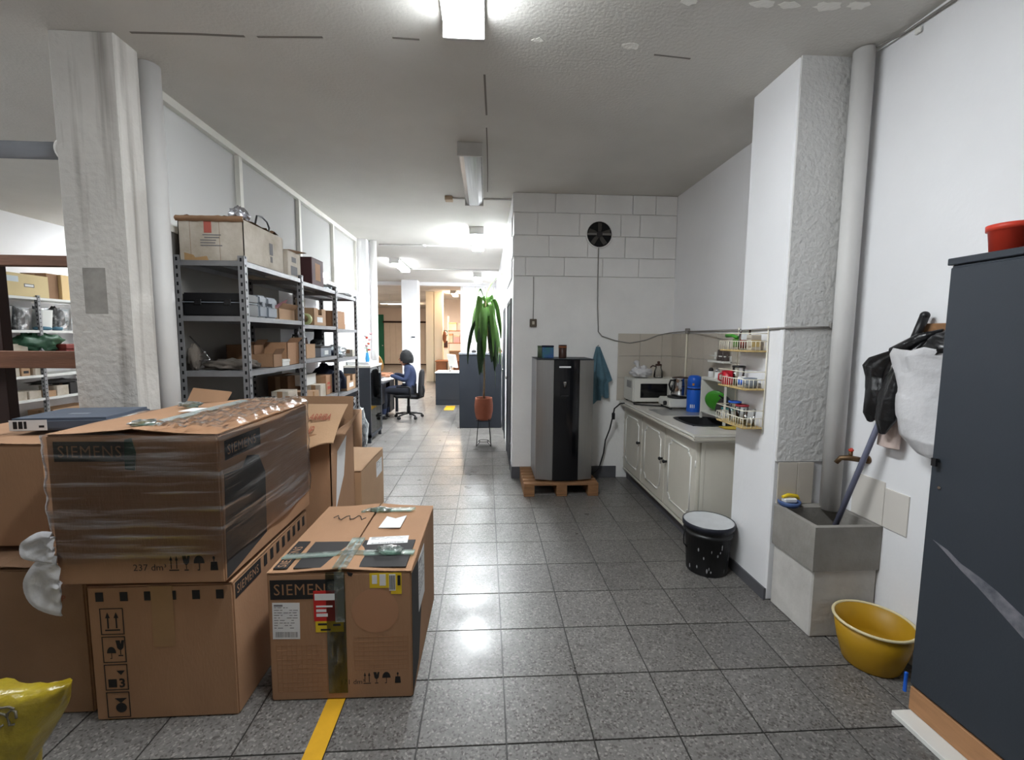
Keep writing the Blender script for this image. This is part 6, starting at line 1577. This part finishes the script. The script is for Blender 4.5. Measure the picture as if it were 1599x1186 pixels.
# ================================================================ CONCRETE SINK AND THINGS BY IT
ls = thing('laundry_sink', 'concrete laundry sink on a white block base by the right wall', 'sink', (1.62, 2.045, 0))
W, Dp = XR-1.62-.003, 2.366-2.045
G().box(.012, .01, 0, W, Dp, .352).build('sink_base', m_sinkbase, ls, .006)
z0, z1, t = .352, .578, .028
g = G().box(0, 0, z0, W, t, z1).box(0, t, z0, t, Dp-.06, z1).box(W-.03, t, z0, W, Dp-.06, z1).box(0, Dp-.06, z0, W, Dp, z1).box(t, t, z0, W-.03, Dp-.06, z0+.03)
g.build('sink_trough', m_concrete, ls)
G().box(t+.004, t+.001, z0+.0301, W-.034, Dp-.061, z0+.034).build('damp_bottom', m_concdark, ls)
for a in ((1.63, 2.362, .58, 1.74, 2.369, .815), (1.743, 2.362, .58, 1.835, 2.369, .815)):
    G().box(*a).build('splash_tile', m_wtile, pr, .0015)
m_splash_tile = M('pale_splash_tile', S(214, 209, 202), .3)
for a in ((XR-.007, 2.05, .58, XR+.001, 2.24, .80), (XR-.007, 1.92, .58, XR+.001, 2.047, .775)):
    G().box(*a).build('splash_tile', m_splash_tile, wr, .0015)
sb_ = thing('scrub_dish', 'blue dish with yellow scrubbing brush on the sink rim', 'dish', (1.685, 2.336, .578))
G().lathe([(.001, 0), (.045, 0), (.055, .012), (.057, .03), (.051, .03), (.048, .012), (.001, .008)], 24).build('dish_bowl', M('slate_blue', S(70, 92, 138), .5), sb_)
G().tube([(-.04, 0, .05), (.0, .01, .058), (.05, .01, .05), (.06, .01, .035)], [.008, .01, .01, .008], 8).build('brush_handle', m_yellow, sb_)
G().obox((0, 0, .032), (.07, .035, .022)).build('brush_bristles', m_paper, sb_, .004)
fa = thing('water_tap', 'old brass wall tap with red handle above the sink', 'tap', (XR-.001, 2.165, .885))
G().cyl((0, 0, 0), (-.05, .0, .0), .012, n=14).cyl((0, 0, 0), (-.006, 0, 0), .022, n=16).build('wall_stub', m_brass, fa)
G().tube([(-.05, 0, 0), (-.085, .02, .004), (-.115, .04, -.002), (-.128, .052, -.03)], [.014, .015, .013, .012], 12).build('spout', m_brass, fa)
G().cyl((-.08, .018, .01), (-.08, .018, .04), .009, n=12).build('valve_stem', m_brass, fa)
G().cyl((-.08, .018, .04), (-.08, .018, .05), .012, n=12).obox((-.08, .018, .047), (.06, .012, .009), (0, 0, .8)).build('tap_handle', m_redplastic, fa, .002)
mp = thing('mop_handle', 'blue-grey mop pole leaning from the sink up the wall', 'pole', (1.83, 2.225, .392))
top = Vector((.095, -.335, 1.215))
G().cyl((0, 0, 0), top*.86, .013, n=14).build('pole', M('blue_grey_pole', S(104, 106, 126), .5), mp)
G().cyl(top*.86, top, .018, n=14).build('grip', m_black, mp)
G().blob(top, (.019, .019, .019), 12, 8, 0).build('grip_end', m_black, mp)
hr = thing('coat_rail', 'short wooden coat rail on the wall behind the blue cupboard', 'rail', (XR, 1.70, 1.545))
G().box(-.022, -.35, -.028, -.001, .215, .028).build('rail_board', m_pallet, hr, .003)
for yy in (.17, .02, -.13): G().tube([(-.022, yy, -.01), (-.05, yy, -.03), (-.065, yy, -.015)], .005, 6).build('hook', m_wire, hr)
def hbag(name, lab, cat, loc, secs, mat, seed, amp=.012, squash=.55):
    """a bag hanging from a hook: stacked oval sections (z, cx, cy, r)"""
    t = thing(name, lab, cat, loc); n = 26
    def f(u, v):
        k = v*(len(secs)-1); i = min(int(k), len(secs)-2); q = k-i; q = q*q*(3-2*q)
        z, cx, cy, r = [s0+(s1-s0)*q for s0, s1 in zip(secs[i], secs[i+1])]
        a = 2*PI*u; d = Vector((math.cos(a), math.sin(a), v*1.1))
        w = amp*noise.noise(d*1.9+Vector((seed, 0, 0)))+amp*.55*noise.noise(Vector((d.x*4.5+v*2, d.y*4.5-v*1.5, v*2.5+seed)))
        return (cx+(r*squash+w)*math.cos(a), cy+(r+w)*math.sin(a), z+w*.5)
    g = G(); g.surf(n, 40, f, closeu=True)
    g._add([f(k/n, 0) for k in range(n)], [tuple(range(n))]); g._add([f(k/n, 1) for k in range(n)], [tuple(range(n))])
    g.build('bag_body', mat, t, smooth=True)
    return t
b1 = hbag('bin_liner', 'lumpy black bag hanging nearest the tap', 'bag', (1.885, 1.98, 1.46), [(.03, 0, -.09, .012), (-.01, 0, -.02, .03), (-.05, 0, .06, .055), (-.09, 0, .09, .06), (-.14, 0, .09, .045), (-.20, 0, .08, .055), (-.27, 0, .085, .055), (-.32, 0, .095, .045), (-.36, 0, .10, .012)], m_blackbag, 3)
G().tube([(0, .0, -.02), (.02, -.10, .05), (.05, -.17, .08)], [.03, .022, .01], 10).build('bag_neck', m_blackbag, b1)
b2 = hbag('bin_liner', 'teardrop black bag hanging in front of white bag', 'bag', (1.86, 1.955, 1.33), [(.06, 0, -.03, .01), (.0, 0, -.01, .03), (-.1, 0, .01, .05), (-.2, 0, .015, .05), (-.27, 0, .025, .012)], m_blackbag, 9, .008)
G().tube([(0, -.02, .05), (.03, -.06, .12), (.06, -.10, .18)], [.016, .01, .008], 8).build('bag_neck', m_blackbag, b2)
b3 = hbag('plastic_sack', 'big white plastic sack hanging beside the blue cupboard', 'sack', (1.86, 1.76, 1.46), [(.0, 0, .0, .17), (-.03, 0, .01, .17), (-.10, 0, .0, .155), (-.2, 0, -.01, .145), (-.3, 0, -.015, .14), (-.38, 0, -.02, .125), (-.44, 0, -.03, .07), (-.45, 0, -.03, .02)], m_whitebag, 5, .03, .5)
G().tube([(.06, -.1, -.005), (.09, -.06, .05), (.095, 0, .07)], .008, 6).build('sack_strap', m_whitebag, b3)
G().blob((-.02, -.06, .01), (.06, .08, .06), 20, 12, .4, 3, 8).build('dark_contents', m_blackbag, b3)
hbag('cloth_bag', 'pale pink cloth bag hanging behind the black bags', 'bag', (1.925, 1.99, 1.30), [(.1, 0, -.04, .02), (-.05, 0, .0, .05), (-.2, 0, .02, .06), (-.31, 0, .02, .055), (-.315, 0, .02, .02)], M('pale_pink_cloth', S(206, 186, 178), .9, bump=.3, bscale=30), 13, .008, .4)
# yellow basin
yb = thing('plastic_basin', 'deep yellow plastic basin standing beside the concrete sink', 'basin', (1.80, 1.875, 0))
G().lathe([(.001, 0), (.105, 0), (.112, .008), (.135, .09), (.155, .205), (.149, .205), (.13, .092), (.106, .012), (.001, .010)], 40).build('basin_body', m_yellowtub, yb)
G().tube([(.155*math.cos(2*PI*k/40), .155*math.sin(2*PI*k/40), .205) for k in range(40)], .0065, 8, closed=True).build('basin_rim', m_rim, yb)
# blue-grey cupboard on a plank
pk_ = thing('timber_plank', 'pine plank raising the blue-grey cupboard off the floor', 'plank', (1.83, .95, 0))
G().box(-.125, -.66, .022, -.075, .64, .118).build('plank_board', m_plinth, pk_, .002)
G().box(.06, -.66, .022, .11, .64, .118).build('plank_board', m_plinth, pk_, .002)
ws_ = tag(G().box(1.63, .25, .0006, 1.94, 1.585, .021).build('floor_board', m_white, None, .002), 'white board lying under the cupboard plank', 'board')
cu = thing('steel_cupboard', 'tall blue-grey steel cupboard at the right edge', 'cupboard', (1.83, .95, .119))
G().box(-.118, -.65, 0, .125, .645, 1.655).build('cupboard_body', m_dkblue, cu, .004)
G().box(-.128, -.66, 1.655, .128, .655, 1.68).build('cupboard_top', m_dkblue, cu, .003)
for k in (0, 1):
    a, b = (-.645, -.003) if k == 0 else (.003, .640)
    dd = G().box(-.128, a, .012, -.117, b, 1.645).build('door', m_dkblue, cu, .003)
    if k == 1:
        G().cyl((-.128, .615, .93), (-.145, .612, .93), .008, n=10).obox((-.147, .612, .925), (.008, .018, .03)).build('latch', m_black, dd)
        G().cyl((-.128, .6, .83), (-.132, .6, .83), .006, n=8).build('rivet', m_chrome, dd)
        pts = [(-.605, .625), (-.55, .612), (-.50, .585), (-.44, .57), (-.38, .55), (-.32, .52), (-.22, .475), (-.12, .43), (-.08, .36), (-.2, .40), (-.3, .445), (-.38, .495), (-.44, .532), (-.5, .562), (-.56, .60)]
        flat([[(x_, z_) for x_, z_ in pts]], m_scuff, dd, LE(-.1283, 0, 0), 'scuff_mark', .0005)
bt_ = tag(G().box(1.688, 1.594, .085, 1.6995, 1.606, .17).build('tape_scrap', m_blue, None, .003), 'scrap of blue plastic hanging at the cupboard bottom edge', 'scrap')
rp = thing('plastic_pot', 'red plastic pot on top of the blue-grey cupboard', 'pot', (1.79, 1.475, 1.799))
G().lathe([(.001, 0), (.052, 0), (.06, .075), (.066, .076), (.067, .095), (.059, .095), (.055, .07), (.048, .006), (.001, .006)], 28).build('pot_body', m_redplastic, rp)
G().lathe([(.001, .06), (.054, .06)], 24).build('soil', m_soil, rp)
jr = thing('glass_jar', 'jar with dark band and metal lid on the cupboard', 'jar', (1.80, 1.355, 1.799))
G().lathe([(.001, 0), (.046, 0), (.048, .006), (.048, .10), (.042, .115), (.001, .115)], 26).build('jar_body', M('coffee_jar', S(150, 134, 100), .2), jr)
G().lathe([(.0484, .03), (.0488, .03), (.0488, .08), (.0484, .08)], 26).build('dark_band', m_black, jr)
G().lathe([(.001, .115), (.046, .115), (.047, .118), (.047, .14), (.04, .148), (.001, .15)], 26).build('jar_lid', m_chrome, jr)
# wires at the ceiling edge of the right wall
wz = thing('ceiling_wire', 'two thin wires along the top of the right wall', 'wire', (XR-.012, 1.3, 2.89))
for k in (0, 1):
    G().tube([(0, -1.0, -.02-.02*k), (0, -.2, .0-.016*k), (0, .4, .025-.01*k), (0, .85, .045-.004*k), (-.05, 1.0, .05)], .004, 6).build('wire_run', m_cable, wz)
G().obox((0, .78, .01), (.01, .03, .025)).build('wire_clip', m_white, wz, .003)
